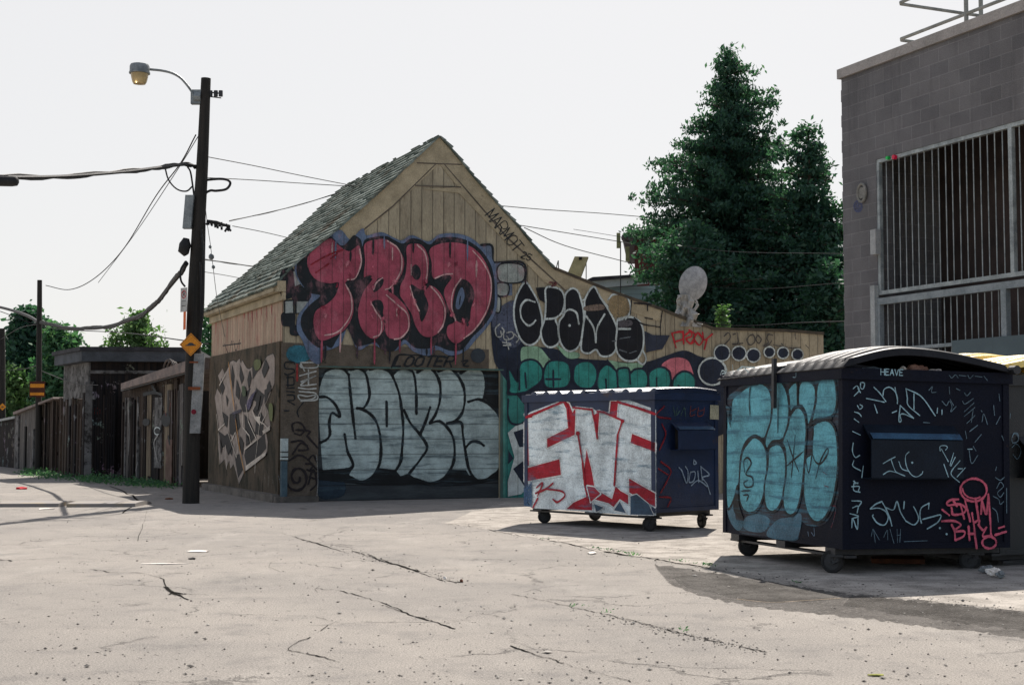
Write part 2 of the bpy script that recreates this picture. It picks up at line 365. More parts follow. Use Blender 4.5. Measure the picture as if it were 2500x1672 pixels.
ground = part('ground', bm, M['ground']); ground['kind'] = 'structure'

# pale concrete apron of the side lot, 4 mm up with a broken edge
def px_poly(s, z=0): return [(G(u, v, z).x, G(u, v, z).y) for u, v in parse(s)]
M['apron'] = weathered('apron_concrete', (.44, .40, .36, 1), (.37, .34, .31, 1), 1.2, fine=.4, bump=.4, dist=.01, c3=(.28, .26, .24, 1), thr=.62)
gp = Plane(WF, 'z', 0.0)
dk = (.022, .021, .019)
def rough(s_, j=2.2, st=14):
    pp = parse(s_); out = []; rr = random.Random(9)
    for a, b in zip(pp, pp[1:]+[pp[0]]):
        n = max(1, int(math.dist(a, b)/st)) if max(abs(a[0]), abs(b[0])) < 2600 else 1
        for k in range(n):
            t = k/n; out.append((a[0]*(1-t)+b[0]*t+rr.uniform(-4, 4), a[1]*(1-t)+b[1]*t+rr.uniform(-j, j)))
    return out
aprondec = Decal(gp, .0012, .0001)
aprondec.fill((.35, .32, .285), rough("1085,1277 1180,1291 1280,1309 1390,1327 1450,1343 1560,1358 1640,1374 1725,1385 1800,1397 1900,1413 1990,1432 2080,1446 2180,1456 2300,1470 2400,1480 2520,1494 2900,1545 2900,1245 2300,1225 1600,1216 1240,1224 1150,1250", 1.0), smooth=False, alpha=1, soft=5)
ap = aprondec.build('concrete_apron', M['ground_mark'], ground)
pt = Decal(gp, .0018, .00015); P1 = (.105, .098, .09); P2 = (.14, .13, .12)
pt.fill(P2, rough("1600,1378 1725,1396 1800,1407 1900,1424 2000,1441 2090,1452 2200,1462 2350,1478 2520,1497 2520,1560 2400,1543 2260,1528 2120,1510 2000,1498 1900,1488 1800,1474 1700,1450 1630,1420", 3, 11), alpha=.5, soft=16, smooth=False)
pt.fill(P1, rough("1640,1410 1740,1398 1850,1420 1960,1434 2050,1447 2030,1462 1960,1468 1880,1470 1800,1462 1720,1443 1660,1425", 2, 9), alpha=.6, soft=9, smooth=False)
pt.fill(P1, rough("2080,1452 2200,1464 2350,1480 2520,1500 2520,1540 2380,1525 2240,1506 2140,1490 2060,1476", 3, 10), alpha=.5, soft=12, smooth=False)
pt.stroke((.34, .27, .2), 5, "1800,1462 1880,1470 1960,1466 2050,1460", alpha=.8)
pt.stroke((.34, .32, .295), 12, "1280,1445 1340,1432 1450,1428 1560,1430 1640,1428;1560,1480 1650,1472 1780,1474 1880,1480", alpha=.45, soft=.9)
pt.stroke((.34, .32, .295), 14, "0,1270 100,1280 230,1288;150,1262 260,1264 330,1258;700,1330 900,1322 1040,1335;980,1462 1200,1450 1240,1452", alpha=.35, soft=.9)
pt.build('asphalt_patch', M['ground_mark'], ground)
ck = Decal(gp, .0034, .00001)
def crack(s, w, alpha=1.0):
    pp = parse(s); pts = []
    for i in range(len(pp)-1):
        n = max(2, int(math.dist(pp[i], pp[i+1])/9))
        for k in range(n):
            t = k/n; pts.append((pp[i][0]*(1-t)+pp[i+1][0]*t + random.uniform(-3, 3), pp[i][1]*(1-t)+pp[i+1][1]*t + random.uniform(-1.3, 1.3)))
    pts.append(pp[-1])
    P = ck._m(pts); sc = ck._scale(P[len(P)//2])
    # several short runs of different width
    i = 0
    while i < len(P)-1:
        j = min(len(P), i+random.randint(3, 6)); ck._ribbon(dk, P[i:j], w*sc*random.uniform(.35, 1.3)*1.75, alpha*random.uniform(.4, .95), soft=.5, taper=False); i = j-1
    ck.off += .00002
crack("683,1301 720,1311 790,1331 830,1345 870,1349 930,1368 1000,1389 1040,1405 1080,1417 1128,1422", 3.2)
crack("720,1311 800,1335", 2)
crack("860,1346 900,1354 940,1370 1010,1391 1050,1408", 4.0)
crack("1085,1277 1150,1285 1250,1304 1330,1318 1400,1330 1450,1343", 2.4)
crack("1440,1338 1490,1349 1540,1357 1600,1364", 7)  # these dark ribbons paint the shaded edge of the apron
crack("1600,1364 1660,1376 1725,1384", 4.5); crack("1725,1386 1800,1402 1900,1424", 2.5)
crack("1915,1425 2060,1447 2250,1466 2500,1494", 2.4, .7)
crack("770,1437 830,1441 880,1455 940,1474 1000,1500 1050,1515 1110,1535", 2.6)
crack("943,1480 1000,1500 1060,1520", 3.2)
crack("960,1470 1020,1471 1075,1482", 1.6, .8); crack("1110,1493 1200,1502 1250,1511", 1.4, .7)
crack("220,1390 270,1397 350,1399 400,1414 412,1440 430,1456", 1.9, .85)
crack("405,1434 425,1450 440,1456 460,1464", 6); crack("412,1452 425,1446 445,1450", 5); crack("430,1450 500,1452 570,1455", 1.8)
crack("460,1464 520,1480 570,1500 700,1502 760,1504 820,1518 780,1540 720,1570", 1.6, .7)
crack("760,1555 730,1566 712,1576 703,1588", 2.6); crack("703,1588 740,1594 790,1604 830,1618", 3.6)
crack("1250,1452 1300,1460 1400,1483 1480,1500 1560,1520 1640,1536", 2.6); crack("1530,1510 1600,1530 1660,1545 1730,1562 1870,1592", 3.4)
crack("1250,1577 1280,1590 1340,1607 1400,1628 1480,1648 1560,1668", 3.0)
crack("1280,1548 1300,1560", 2.2); crack("655,1385 660,1372 700,1366 760,1380 840,1388", 1.4, .7); crack("655,1385 680,1394 740,1402 820,1422", 1.4, .7)
crack("440,1654 500,1650 560,1656 600,1672", 2.4, .7); crack("335,1320 345,1300 358,1248", 1.4, .8)
crack("0,1366 28,1370", 4, .9); crack("1250,1340 1280,1370 1340,1378 1420,1384", 1.5, .6); crack("2010,1625 2060,1640 2140,1650 2230,1665", 2, .6)
crack("780,1430 770,1440 775,1446", 4, .8)
crack("270,1187 300,1200 325,1210 335,1222 318,1235", 4, .9); crack("320,1238 300,1252", 3, .8)  # dark strokes painting a cast shadow blob in the alley, not a crack
for k in range(190):
    u = random.uniform(0, 2480); v = 1290+380*random.random()**.7
    P = ck._m([(u, v), (u+random.uniform(2, 8), v+random.uniform(-1, 1))]); sc = ck._scale(P[0])
    ck._ribbon(dk, [P[0], P[0].lerp(P[1], .5), P[1]], random.uniform(1.2, 3.2)*sc, random.uniform(.4, .9))
ck.build('crack_and_painted_shade', M['ground_mark'], ground)  # cracks, plus the painted alley shadow and shaded apron edge

# speed hump across the alley
hf = Frame((0, 0, 0), (1, 0))
bm = B()
for (u0, u1) in ((-60, 143), (162, 330)):
    a = G(u0, 1238); b = G(u1, 1237); n = Vector((0, 1, 0))
    L = (b-a); prof = [(0, .0), (.005, .055), (.25, .065), (.6, .07), (.95, .035), (1.1, 0)]
    rows = [[bm.verts.new(p + n*y_ + Vector((0, 0, z_ if z_ > 0 else -.02))) for y_, z_ in prof] for p in (a, b)]
    for k in range(len(prof)-1): bm.faces.new([rows[0][k], rows[1][k], rows[1][k+1], rows[0][k+1]])
    bm.faces.new(rows[0]); bm.faces.new(rows[1][::-1])
t = NT('faded_hump_paint'); n1 = t.ss(t.noise(1.6, 3, .6, stretch=(1, 3, 1)), .5, .62)
hm = t.pbr(t.mix(t.math('MULTIPLY', n1, .6), (.235, .215, .2, 1), (.33, .26, .16, 1)), .9)
o = part('speed_hump', bm, hm); tag(o, 'low speed hump with faded yellow marks across the alley', 'speed hump')

# ------------------------------------------------------------------ garage with gable and side wing
ALLEY = ray(-276, HZ); ALLEY.z = 0; ALLEY.normalize()
BDIR = Vector((ALLEY.y, -ALLEY.x, 0))
c0 = G(690, 1226); GF = Frame(c0, BDIR); FP = Plane(GF, 'y', 0.0); LP = Plane(GF, 'x', 0.0)
def fp(s, c=0.0): pl = Plane(GF, 'y', c); return [pl.p2(u, v) for u, v in parse(s)]
LEN = (G(513, 1194)-c0).length
garage = thing('garage', GF, 'gabled tan wooden garage covered in graffiti with low side wing and shingled roof', 'garage')
x_end = FP.p2(2010, 900)[0]
dl, dtop = fp("778,897")[0]; dr = fp("1221,899")[0][0]
top = fp("2010,815 1922,808 1741,803 1712,792 1657,773 1613,755 1502,716 1449,695 1347,655 1299,600 1261,549 1208,495 1150,430 1097,361 1072,338 825,562 722,642 688,690")
wall = [(0, -.05), (dl, -.05), (dl, dtop), (dr, dtop), (dr, -.05), (x_end, -.05)] + top
wall[-1] = (0.0, wall[-1][1])
EAVE = wall[-1][1]
bm = B(); slab(bm, wall, 0.0, .12); part('front_wall', bm, M['siding'], garage)
zs = fp("690,832")[0][1]   # where siding meets the render
bm = B(); slab(bm, [(.122, -.05), (LEN, -.05), (LEN, zs), (.122, zs)], -.05, .1, 'x'); part('side_wall', bm, M['stucco_side'], garage)
bm = B(); slab(bm, [(.122, zs+.002), (LEN, zs+.002), (LEN, EAVE+.02), (.122, EAVE+.02)], -.01, .1, 'x'); part('side_siding', bm, M['siding_side'], garage)
bm = B()
band = fp("684,836 1188,842"); bz = band[0][1]; rz = fp("1221,899")[0][1]
slab(bm, [(-.05, -.04), (dl-.004, -.04), (dl-.004, dtop+.01), (fp('1193,900')[0][0], dtop+.01), (fp('1193,846')[0][0], bz-.03), (fp('950,842')[0][0], bz-.02), (-.05, bz)], -.009, -.0005)
part('render_panel', bm, M['stucco'], garage)
# plinth
bm = B(); box(bm, -.16, dl-.02, -.14, -.0095, -.05, .10); box(bm, -.18, -.052, -.0095, LEN, -.05, .13)
part('plinth', bm, M['concrete'], garage, bevel=.02)
bm = B(); box(bm, .1, x_end-.02, LEN-.02, LEN+.1, -.05, 3.0); box(bm, x_end-.12, x_end, .122, LEN-.03, -.05, top[0][1]); part('rear_wall', bm, M['siding'], garage)
# door
bm = B(); nsec = 9; H = dtop+.03
slab(bm, [(dl-.02, -.03), (dr+.02, -.03), (dr+.02, dtop+.02), (dl-.02, dtop+.02)], .07, .11)
t = NT('dark_door_paint'); g = t.groove('Z', .262, .012); f = t.noise(3, 6, .7, stretch=(.5, 1, 3))
dm = t.pbr(t.mix(g, t.mix(t.ss(f, .4, .7), rgb(44, 50, 54), rgb(64, 72, 74)), (.01, .01, .01, 1)), .7, 0, t.bump(t.math('SUBTRACT', t.math('MULTIPLY', f, .3), g), .6, .012))
door = part('garage_door', bm, dm, garage)
bm = B(); box(bm, dl-.06, dr+.06, -.02, .068, dtop+.002, dtop+.03); box(bm, dr+.002, dr+.08, -.014, .068, -.03, dtop); part('door_frame', bm, weathered('painted_frame', rgb(74, 104, 98), rgb(84, 84, 76), 2), garage)
# boards following the gable
def board(bm, s, t_=.011, c=-.001): slab(bm, fp(s), c-t_, c)
bm = B()
board(bm, "1072,336 1300,600 1348,655 1620,760 1612,786 1470,738 1330,690 1120,472 1035,462 1118,458 1072,400 1017,452 852,600 745,688 690,722 690,690 722,642 825,562")
part('barge_board', bm, M['trim'], garage)
bm = B()
for s in ("1017,397 1128,401 1128,404 1017,400", "1013,452 1125,456 1125,459 1013,455"):
    slab(bm, fp(s), -.015, -.0125)
slab(bm, fp("1083,402 1086,402 1240,580 1385,712 1382,714 1237,583"), -.015, -.0125)
slab(bm, fp("1061,402 1064,402 960,505 845,598 742,684 741,681 843,595 958,502"), -.015, -.0125)
part('trim_batten', bm, M['stucco'], garage)
bm = B(); slab(bm, [(-.12, EAVE-.16), (LEN+.05, EAVE-.16), (LEN+.05, EAVE+.02), (-.12, EAVE+.02)], -.14, -.011, 'x'); slab(bm, [(-.12, EAVE-.30), (LEN+.02, EAVE-.30), (LEN+.02, EAVE-.17), (-.12, EAVE-.17)], -.06, -.012, 'x')
part('fascia', bm, M['trim'], garage)
# shingle roof: overlapping ragged courses
t = NT('grey_green_shingles'); br = t.n('ShaderNodeTexBrick'); br.inputs['Scale'].default_value = 1
mp = t.n('ShaderNodeMapping'); mp.inputs['Rotation'].default_value = (0, 0, R(90)); t.l(t.tc.outputs['Object'], mp.inputs['Vector'])
isl = t.n('ShaderNodeNewGeometry'); f = t.noise(40, 4, .8)
rc = t.mix(isl.outputs['Random Per Island'], rgb(80, 92, 86, 1.0), rgb(140, 148, 140, 1.0)); rc = t.mix(t.ss(t.noise(1.3, 5, .6), .5, .7), rc, rgb(84, 78, 66))
rc = t.mix(1, rc, t.mix(f, (.7, .7, .7, 1), (1.3, 1.3, 1.3, 1)), 'MULTIPLY'); M['shingle'] = t.pbr(rc, .95, 0, t.bump(f, .5, .01), spec=.15)
def roof_path(px, over):  # from eave up to apex as (x,z)
    P = fp(px); return P
lpath = fp("676,700 700,668 722,644 775,602 825,561 950,450 1072,335"); lpath[0] = (lpath[0][0]-.03, lpath[0][1])
rpath = fp("1072,335 1097,361 1150,430 1208,495 1261,549 1299,600 1347,655")
def courses(bm, path, step=.145, y0=-.06, y1=LEN+.12):
    Q = [Vector(p) for p in path]; L = [0]
    for i in range(len(Q)-1): L.append(L[-1]+(Q[i+1]-Q[i]).length)
    def pos(s_):
        s_ = max(0, min(L[-1]-1e-6, s_))
        for i in range(len(Q)-1):
            if s_ <= L[i+1]: return Q[i].lerp(Q[i+1], (s_-L[i])/(L[i+1]-L[i]))
        return Q[-1]
    n = int(L[-1]/step)+1
    for k in range(n):
        s0 = k*step; s1 = min(L[-1], s0+step*1.25); y = y0+random.uniform(-.03, .03)
        while y < y1:
            w = random.uniform(.16, .34); ye = min(y+w, y1+random.uniform(-.05, .05)); 
            if ye - y < .03: break
            j = random.uniform(-.022, .022); a = pos(s0+j); b = pos(s1)
            tdir = (b-a); tdir.normalize(); nrm = Vector((-tdir.y, tdir.x)); 
            if nrm.y < 0: nrm = -nrm
            th = .02+random.uniform(0, .012)
            q = [a+nrm*(th+.022), a+nrm*.022*.2, b+nrm*.002, b+nrm*.018]
            vs = [[bm.verts.new((p.x, yy, p.y)) for p in q] for yy in (y, ye-.006)]
            for i in range(4): bm.faces.new([vs[0][i], vs[0][(i+1) % 4], vs[1][(i+1) % 4], vs[1][i]])
            bm.faces.new(vs[0][::-1]); bm.faces.new(vs[1]); y = ye
bm = B(); courses(bm, lpath); courses(bm, rpath[::-1], .16)
roof = part('roof', bm, M['shingle'], garage)
bm = B()
full = lpath+rpath[1:]
slab(bm, [(p[0], p[1]-.012) for p in full]+[(p[0], p[1]-.07) for p in full[::-1]], .121, LEN+.1); part('roof_deck', bm, M['trim'], garage)
wr = fp("1347,655 1449,695 1502,716 1613,755 1657,773 1712,792 1741,803 1922,808 2010,815"); wr[0] = (wr[0][0]+.03, wr[0][1])
bm = B(); slab(bm, [(p[0], p[1]+.035) for p in wr]+[(p[0], p[1]-.02) for p in wr[::-1]], -.03, LEN); part('wing_roof', bm, weathered('roll_roofing', rgb(90, 80, 66), rgb(62, 58, 52), 4), garage)
# drain pipe with pale sleeve at the corner
pz = Plane(GF, 'y', -.09)
bm = B(); px_ = pz.p2(694, 1100)[0]; box(bm, px_-.05, px_+.05, -.12, -.034, .1, pz.p2(694, 1125)[1]); part('drain_pipe', bm, weathered('pipe_blue_grey', rgb(84, 104, 112), rgb(60, 78, 88), 6), garage, bevel=.01)
bm = B(); box(bm, px_-.056, px_+.056, -.13, -.034, pz.p2(694, 1122)[1], pz.p2(694, 1070)[1]); part('pipe_cover', bm, weathered('white_cover', rgb(196, 208, 205), rgb(160, 172, 170), 6), garage, bevel=.008)
bm = B()
for v0 in (1103, 1115): z_ = pz.p2(694, v0)[1]; box(bm, px_-.058, px_+.058, -.134, -.0345, z_-.01, z_+.01)
part('pipe_band', bm, M['black_metal'], garage)

# ------------------------------------------------------------------ graffiti on the garage
BLK = rgb(30, 35, 39); PINK = rgb(152, 70, 86, 1.1); WHT = rgb(196, 198, 196, 1.1); BLU = rgb(96, 112, 136, 1.0); PALE = rgb(200, 160, 158, 1.05)
DP = Plane(GF, 'y', -.0165)
d = Decal(DP, 0, .0006)
# side bricks around the big piece
d.crop(500, 300, .3826)
for q in ("490,950 560,930 590,1010 570,1100 500,1120 480,1040", "495,1215 570,1215 575,1290 610,1290 610,1350 550,1350 540,1300 495,1290", "560,1060 660,1050 680,1130 600,1180 560,1130"):
    d.fill(BLK, q, soft=3)
for q in ("508,1135 566,1132 568,1216 510,1218", "580,1135 680,1135 650,1216 580,1216", "560,940 640,960 640,1020 570,1050"):
    d.fill(rgb(150, 156, 152), q, smooth=False, soft=1.5); d.outline(BLK, 3, q, False)
for q in ("1760,785 1830,785 1832,880 1800,860", "1845,895 2030,900 2032,1020 1960,1024 1960,1100 1880,1105 1890,1210 1850,1210 1850,1020"):
    d.fill(rgb(104, 116, 134), q, smooth=False, soft=2)
for q in ("1880,905 2025,910 2025,1012 1882,1010", "1864,1026 1935,1030 1930,1100 1866,1098", "1852,1115 1886,1120 1882,1205 1850,1200"):
    d.fill(rgb(150, 156, 150), q, soft=1.5); d.outline(BLK, 3.6, q)
d.stroke(BLK, 5, "1762,780 1830,785 1838,880;1845,890 2030,895 2045,1020")
d.crop(700, 540, .2424)
d.fill(BLU, "420,150 540,95 640,190 760,80 800,150 950,118 1080,175 1160,200 1260,148 1420,210 1540,140 1700,130 1860,180 1990,300 2085,430 2115,650 2105,880 2030,1040 1900,1190 1800,1300 1650,1350 1520,1290 1430,1350 1280,1310 1190,1230 1090,1300 940,1270 850,1230 720,1290 640,1130 600,1080 540,1230 430,1290 340,1300 330,1430 240,1390 165,1210 105,1090 115,960 200,840 250,740 150,640 95,540 90,440 200,330", soft=4)
d.fill(BLK, "425,165 480,215 570,250 660,160 690,150 740,190 760,260 790,190 880,165 1000,155 1090,200 1170,230 1250,180 1340,190 1440,240 1520,180 1660,165 1790,190 1900,250 1990,340 2060,470 2088,650 2078,880 1990,1040 1870,1160 1760,1290 1640,1300 1500,1250 1420,1280 1290,1270 1180,1190 1080,1300 960,1290 900,1220 800,1240 700,1250 640,1130 590,1060 500,1190 450,1270 390,1250 320,1270 210,1180 148,1060 155,950 230,850 340,750 230,720 160,640 108,540 115,420 210,330", soft=3)
pk = ["430,180 500,230 570,285 640,305 720,250 745,330 745,450 690,560 600,600 590,640 640,720 668,820 655,960 580,1090 470,1160 350,1200 290,1130 270,1000 300,900 400,840 490,750 525,620 430,625 320,600 250,540 210,440 220,350 290,280",
 "785,235 900,190 1000,190 1100,260 1170,370 1170,480 1120,590 1015,690 1100,760 1190,860 1235,970 1222,1090 1150,1170 1050,1180 1000,1130 985,1020 965,1100 900,1180 820,1160 750,1070 720,950 730,840 780,700 865,580 780,570 790,400",
 "1210,260 1290,230 1370,260 1420,370 1420,520 1400,620 1350,685 1440,650 1530,710 1590,830 1597,970 1550,1090 1460,1160 1370,1150 1300,1060 1260,940 1200,840 1140,740 1150,640 1190,560 1210,420",
 "1440,290 1550,230 1700,220 1850,260 1960,360 2040,520 2062,700 2020,900 1920,1060 1800,1170 1700,1230 1620,1160 1620,1060 1690,1010 1640,900 1590,760 1590,680 1660,560 1480,580 1460,420"]
for q in pk:
    d.outline(BLK, 6, q); d.fill(PINK, q, soft=2)
for q in ("880,715 870,660 920,580 970,590 950,660", "860,810 940,800 970,860 965,930 990,1030 935,935 880,880", "1262,470 1300,440 1340,490 1340,560 1300,590 1258,540", "1252,640 1350,695 1405,650 1440,600 1430,650 1380,720 1410,800 1418,880 1358,1010 1330,920 1295,820 1262,730", "1760,590 1850,640 1885,750 1850,880 1830,1010 1720,1010 1670,900 1690,720", "780,570 850,555 790,640 770,610", "1480,585 1640,550 1600,640 1560,690"):
    d.fill(BLK, q, soft=2)
d.fill(BLU, "1760,670 1785,760 1735,880 1700,860 1720,740", soft=2); d.stroke(BLK, 2.4, "1745,760 1735,840")
d.stroke(PALE, 3.6, "730,285 746,420 690,570 610,592;590,640 645,760 645,930 560,1070 480,1130 380,1150;1010,200 1110,270 1155,380 1140,520 1050,660 990,690;1000,745 1120,850 1210,940 1222,1080 1150,1172 1080,1190;850,830 900,920 950,1000 940,1130 870,1170;870,690 900,620 960,572;1310,240 1390,330 1412,500 1392,620;1250,440 1250,540;1450,660 1540,770 1590,900 1572,1040 1520,1120;1240,660 1280,800 1330,905;1870,300 1980,430 2052,600 2040,800 1980,960 1880,1100 1780,1180;1750,580 1675,700 1655,850 1695,1000;1490,577 1580,540 1665,532", alpha=.85)
d.stroke(PINK, 5, "350,1190 345,1420;880,1180 880,1440;1135,1190 1135,1325;1450,1150 1450,1340;1700,1200 1695,1440", taper=True)
d.stroke(BLK, 5, "385,1240 380,1400;705,1240 705,1380;985,1280 990,1340;1035,1280 1030,1430;1405,1280 1405,1350;1480,1260 1480,1340;1775,1260 1770,1440;640,300 638,405;868,170 865,340;1270,200 1270,320;1640,190 1640,370;1815,1020 1815,1060;1355,950 1355,1000", taper=True)
d.stroke(PALE, 4.5, "540,1100 532,1320;1060,270 1060,395;1905,400 1905,565;455,220 455,340;1105,880 1105,960", taper=True, alpha=.85)
d.stroke(BLU, 5, "1815,190 1815,400;975,150 980,280;490,200 485,380", taper=True, alpha=.8)
d.stroke(rgb(130, 24, 34), 5, "240,440 400,350 560,290;290,520 420,430;500,330 440,380", alpha=.6)
for k in range(26):
    q = random.choice(pk); P_ = parse(q); cx_ = sum(a for a, b in P_)/len(P_); cy_ = sum(b for a, b in P_)/len(P_)
    a, b = random.choice(P_); a = cx_+(a-cx_)*.55; b = cy_+(b-cy_)*.6
    d.stroke(random.choice([rgb(186, 112, 122, 1.1), rgb(128, 40, 58, 1.0), rgb(178, 92, 108, 1.1)]), random.uniform(8, 16), [(a, b), (a+random.uniform(-20, 20), b+random.uniform(20, 90))], alpha=.6, soft=.95, taper=True)
d.build('graffiti_lettering', M['paint_bubble'], garage, 'dripping pink bubble lettering with black shadow and blue grey glow')

d = Decal(DP, 0, .0006)
# MARMOT 25 down the right slope, LOOTER above the door, dots
d.crop(500, 300, .3826); d.text(BLK, 2.2, "MARMOT", 1788, 592, 46, 76, ang=51.5, gap=1.13, jit=0); d.text(BLK, 2.2, "25", 2016, 858, 26, 42, ang=25, gap=1.35)
d.build('graffiti_tag', M['paint_siding'], garage, 'black name tag running down the right gable board')
d = Decal(DP, 0, .0006)
d.crop(500, 800, .3411); d.text(BLK, 4.4, "LOOTER", 1350, 276, 54, 70, ang=0, gap=1.34, slant=.45); d.stroke(BLK, 3.4, "1335,285 1380,200 1480,196 1640,200 1740,215")
d.piece('graffiti_tag', M['paint_plain'], garage, 'slanted black name above the door'); d.disc(rgb(50, 58, 64), (1955, 200), 50); d.piece('paint_blot', M['paint_plain'], garage, 'round dark spot')
d.stroke(BLK, 3.5, "1840,240 1880,235 1850,270 1885,275")
d.crop(500, 800, .2933)
d.fill(rgb(52, 112, 128), "690,190 760,150 880,180 880,240 800,290 700,260", alpha=.62, soft=10)
d.piece('paint_blot', M['paint_plain'], garage, 'teal sprayed cloud')
d.stroke(rgb(140, 50, 48), 5, "768,305 768,440", alpha=.8)
W2 = rgb(176, 178, 172)
d.stroke(W2, 3.2, "800,290 925,292 930,330 805,330 800,290;800,300 830,360;790,400 860,380 925,362;862,350 862,470;800,450 925,400 860,430 800,480 925,470;780,500 860,510 925,505;785,530 920,545 900,590 800,600 780,560 850,570 930,560 925,600 800,610")
d.piece('graffiti_tag', M['paint_plain'], garage, 'white vertical lettering')
d.stroke(BLK, 3.0, "745,300 735,285 675,288 662,310 675,340 735,345 742,370 690,392 664,380;682,415 735,412 742,440 735,475 680,478;690,400 690,490;682,505 742,500;682,530 745,535;684,560 740,562 742,600 690,605;690,610 745,640;664,690 700,690;820,620 770,690 780,740")
d.piece('graffiti_tag', M['paint_plain'], garage, 'black vertical lettering')
K2 = rgb(38, 32, 34)
d.stroke(K2, 4.2, "735,860 730,800 790,790 830,840 800,890 750,880;760,850 870,860 850,900;720,950 800,940 850,980;730,1050 800,960 860,1010 780,1020;850,900 940,1000;700,1105 780,1060 850,1090 930,1180;860,1100 900,1060 930,1110")
d.stroke(K2, 5.5, [(770+(20+k*5.4)*math.cos(k*.62), 1245+(28+k*6.2)*math.sin(k*.62)) for k in range(17)])
d.stroke(K2, 4.2, "860,1300 900,1180 930,1290 880,1350;850,1180 935,1210;870,1240 930,1260;840,1130 900,1140 870,1190")
d.stroke(rgb(150, 152, 150), 3, "930,1060 940,1260 930,1420;820,1440 930,1440;610,1230 640,1330", alpha=.5)
d.build('graffiti_scrawl', M['paint_plain'], garage, 'dark brown scrawl with a spiral')

# mural bubble letters on the wing
d = Decal(DP, 0, .0006); d.crop(1150, 600, .2985)
NAVY = rgb(34, 42, 58); TEAL = rgb(48, 132, 122, 1.1); LG = rgb(140, 176, 146, 1.05); GW = rgb(190, 198, 194, 1.05)
TEALS = rgb(52, 120, 112, 1.1)
d.crop(0, 0, 1); d.fill(TEALS, "1228,900 1300,898 1300,1225 1228,1226", smooth=False, soft=1.5); d.stroke(rgb(76, 128, 118, 1.1), 8, "1231,905 1231,1224", smooth=False)
d.crop(1150, 600, .2985)
d.fill(NAVY, "165,640 190,570 330,520 420,800 560,830 700,850 860,920 1100,940 1300,960 1430,955 1600,900 1740,860 1850,900 2030,1010 2100,1500 1600,1600 700,1600 440,1300 230,1010 185,900", soft=3)
d.fill(rgb(80, 86, 104), "190,560 350,450 420,620 400,800 300,820 190,700", alpha=.6, soft=6)
d.fill(LG, "410,850 470,825 560,835 640,925 690,962 560,1000 430,990"); d.fill(LG, "1120,940 1240,960 1400,965 1360,1010 1180,1020")
d.fill(LG, "690,800 760,850 880,880 870,915 780,910")
d.fill(rgb(200, 112, 122, 1.1), "1560,980 1620,930 1700,915 1770,940 1805,1010 1810,1080 1700,1050 1650,1100 1630,1020")
tl = ["310,1010 380,1110 395,980 450,935 530,940 585,1010 575,1100 500,1165 430,1200 310,1195", "600,1000 640,945 720,935 790,960 815,1030 810,1110 760,1160 620,1160 590,1080", "850,980 910,945 980,950 1025,1010 1025,1100 980,1165 890,1160 840,1110 835,1040",
 "1040,1040 1110,970 1190,1030 1215,1100 1180,1170 1040,1175", "1200,1010 1280,1000 1300,1040 1340,1010 1410,1010 1445,1070 1440,1140 1400,1170 1220,1170 1195,1080", "1460,1030 1530,990 1600,1010 1630,1080 1610,1165 1470,1170 1450,1090", "1655,1090 1720,1030 1790,1040 1835,1100 1810,1175 1660,1175"]
for q in tl: d.fill(TEAL, q); d.outline(NAVY, 5, q)
d.stroke(NAVY, 4.2, "440,1040 450,1160;670,1020 672,1150;610,1090 730,1090;1100,1090 1105,1168;1295,1040 1300,1130;1515,1080 1515,1168;1690,1140 1720,1165")
d.fill(rgb(34, 42, 58), "1060,1010 1110,930 1180,1000 1110,960", smooth=False)
# lower column of the teal wall beside the container
d.crop(1200, 900, .2869)
d.stroke(NAVY, 4.5, "140,0 150,150 140,215 280,210;140,260 138,400 170,465 240,470 290,440;232,20 235,180")
d.fill(GW, "138,545 200,490 260,470 300,500 300,1010 250,1062 138,1085 138,960 195,750", smooth=False)
for q in ("185,540 285,505 285,662 235,665", "182,850 262,788 285,850 285,1010", "140,690 182,760 140,810"): d.fill(NAVY, q, smooth=False, soft=1.4)
d.build('graffiti_mural', M['paint_siding'], garage, 'teal bubble letters on a navy background with pink disc')

d = Decal(DP, -.0005+.006, .0005); d.crop(1150, 600, .2985); K3 = rgb(24, 26, 32)
bl = ["445,300 500,370 550,470 580,600 572,720 530,790 470,812 410,770 370,680 350,580 355,470 390,370", "610,350 680,340 740,370 765,450 740,550 690,600 720,680 725,760 700,810 640,830 590,790 570,700 600,600 610,480", "770,400 820,350 870,370 900,450 920,560 915,700 890,800 850,850 790,860 740,810 715,720 720,620 760,560 765,480",
 "1000,335 1060,430 1120,520 1180,640 1200,740 1180,850 1130,900 1060,900 1020,850 960,880 900,850 910,700 930,560 930,440", "1200,600 1260,585 1330,590 1390,640 1410,740 1400,850 1350,930 1270,940 1210,900 1182,820 1190,700"]
d.fill(K3, "530,345 620,340 625,480 560,440", smooth=False)
for q in bl: d.fill(K3, q); d.outline(GW, 4.6, q)
d.stroke(GW, 4.4, "520,460 450,445 405,500 410,590 460,650 500,640 525,610;750,560 800,522 860,550 880,640;605,600 690,590 740,550;940,575 1000,670 1018,790;1090,560 1030,670 1018,790;1200,680 1300,680;1200,610 1240,600;1350,930 1400,970 1430,925 1400,850;1120,440 1160,400 1240,400 1290,450 1300,540 1260,600;1060,430 1120,500;930,440 900,450")
d.disc(GW, (803, 652), 9)
d.fill(rgb(150, 130, 96), "1130,450 1180,410 1240,415 1280,460 1290,530 1240,580 1180,580 1130,530", alpha=.5, soft=5)
d.fill(rgb(120, 104, 92), "930,500 1060,480 1080,520 940,530", alpha=.6, soft=5); d.fill(rgb(96, 92, 96), "1210,620 1300,610 1310,650 1220,665", alpha=.6)
d.stroke(rgb(100, 106, 110), 4, "1215,760 1300,745;1290,880 1350,860;1210,850 1270,870;1150,780 1180,778", alpha=.6)
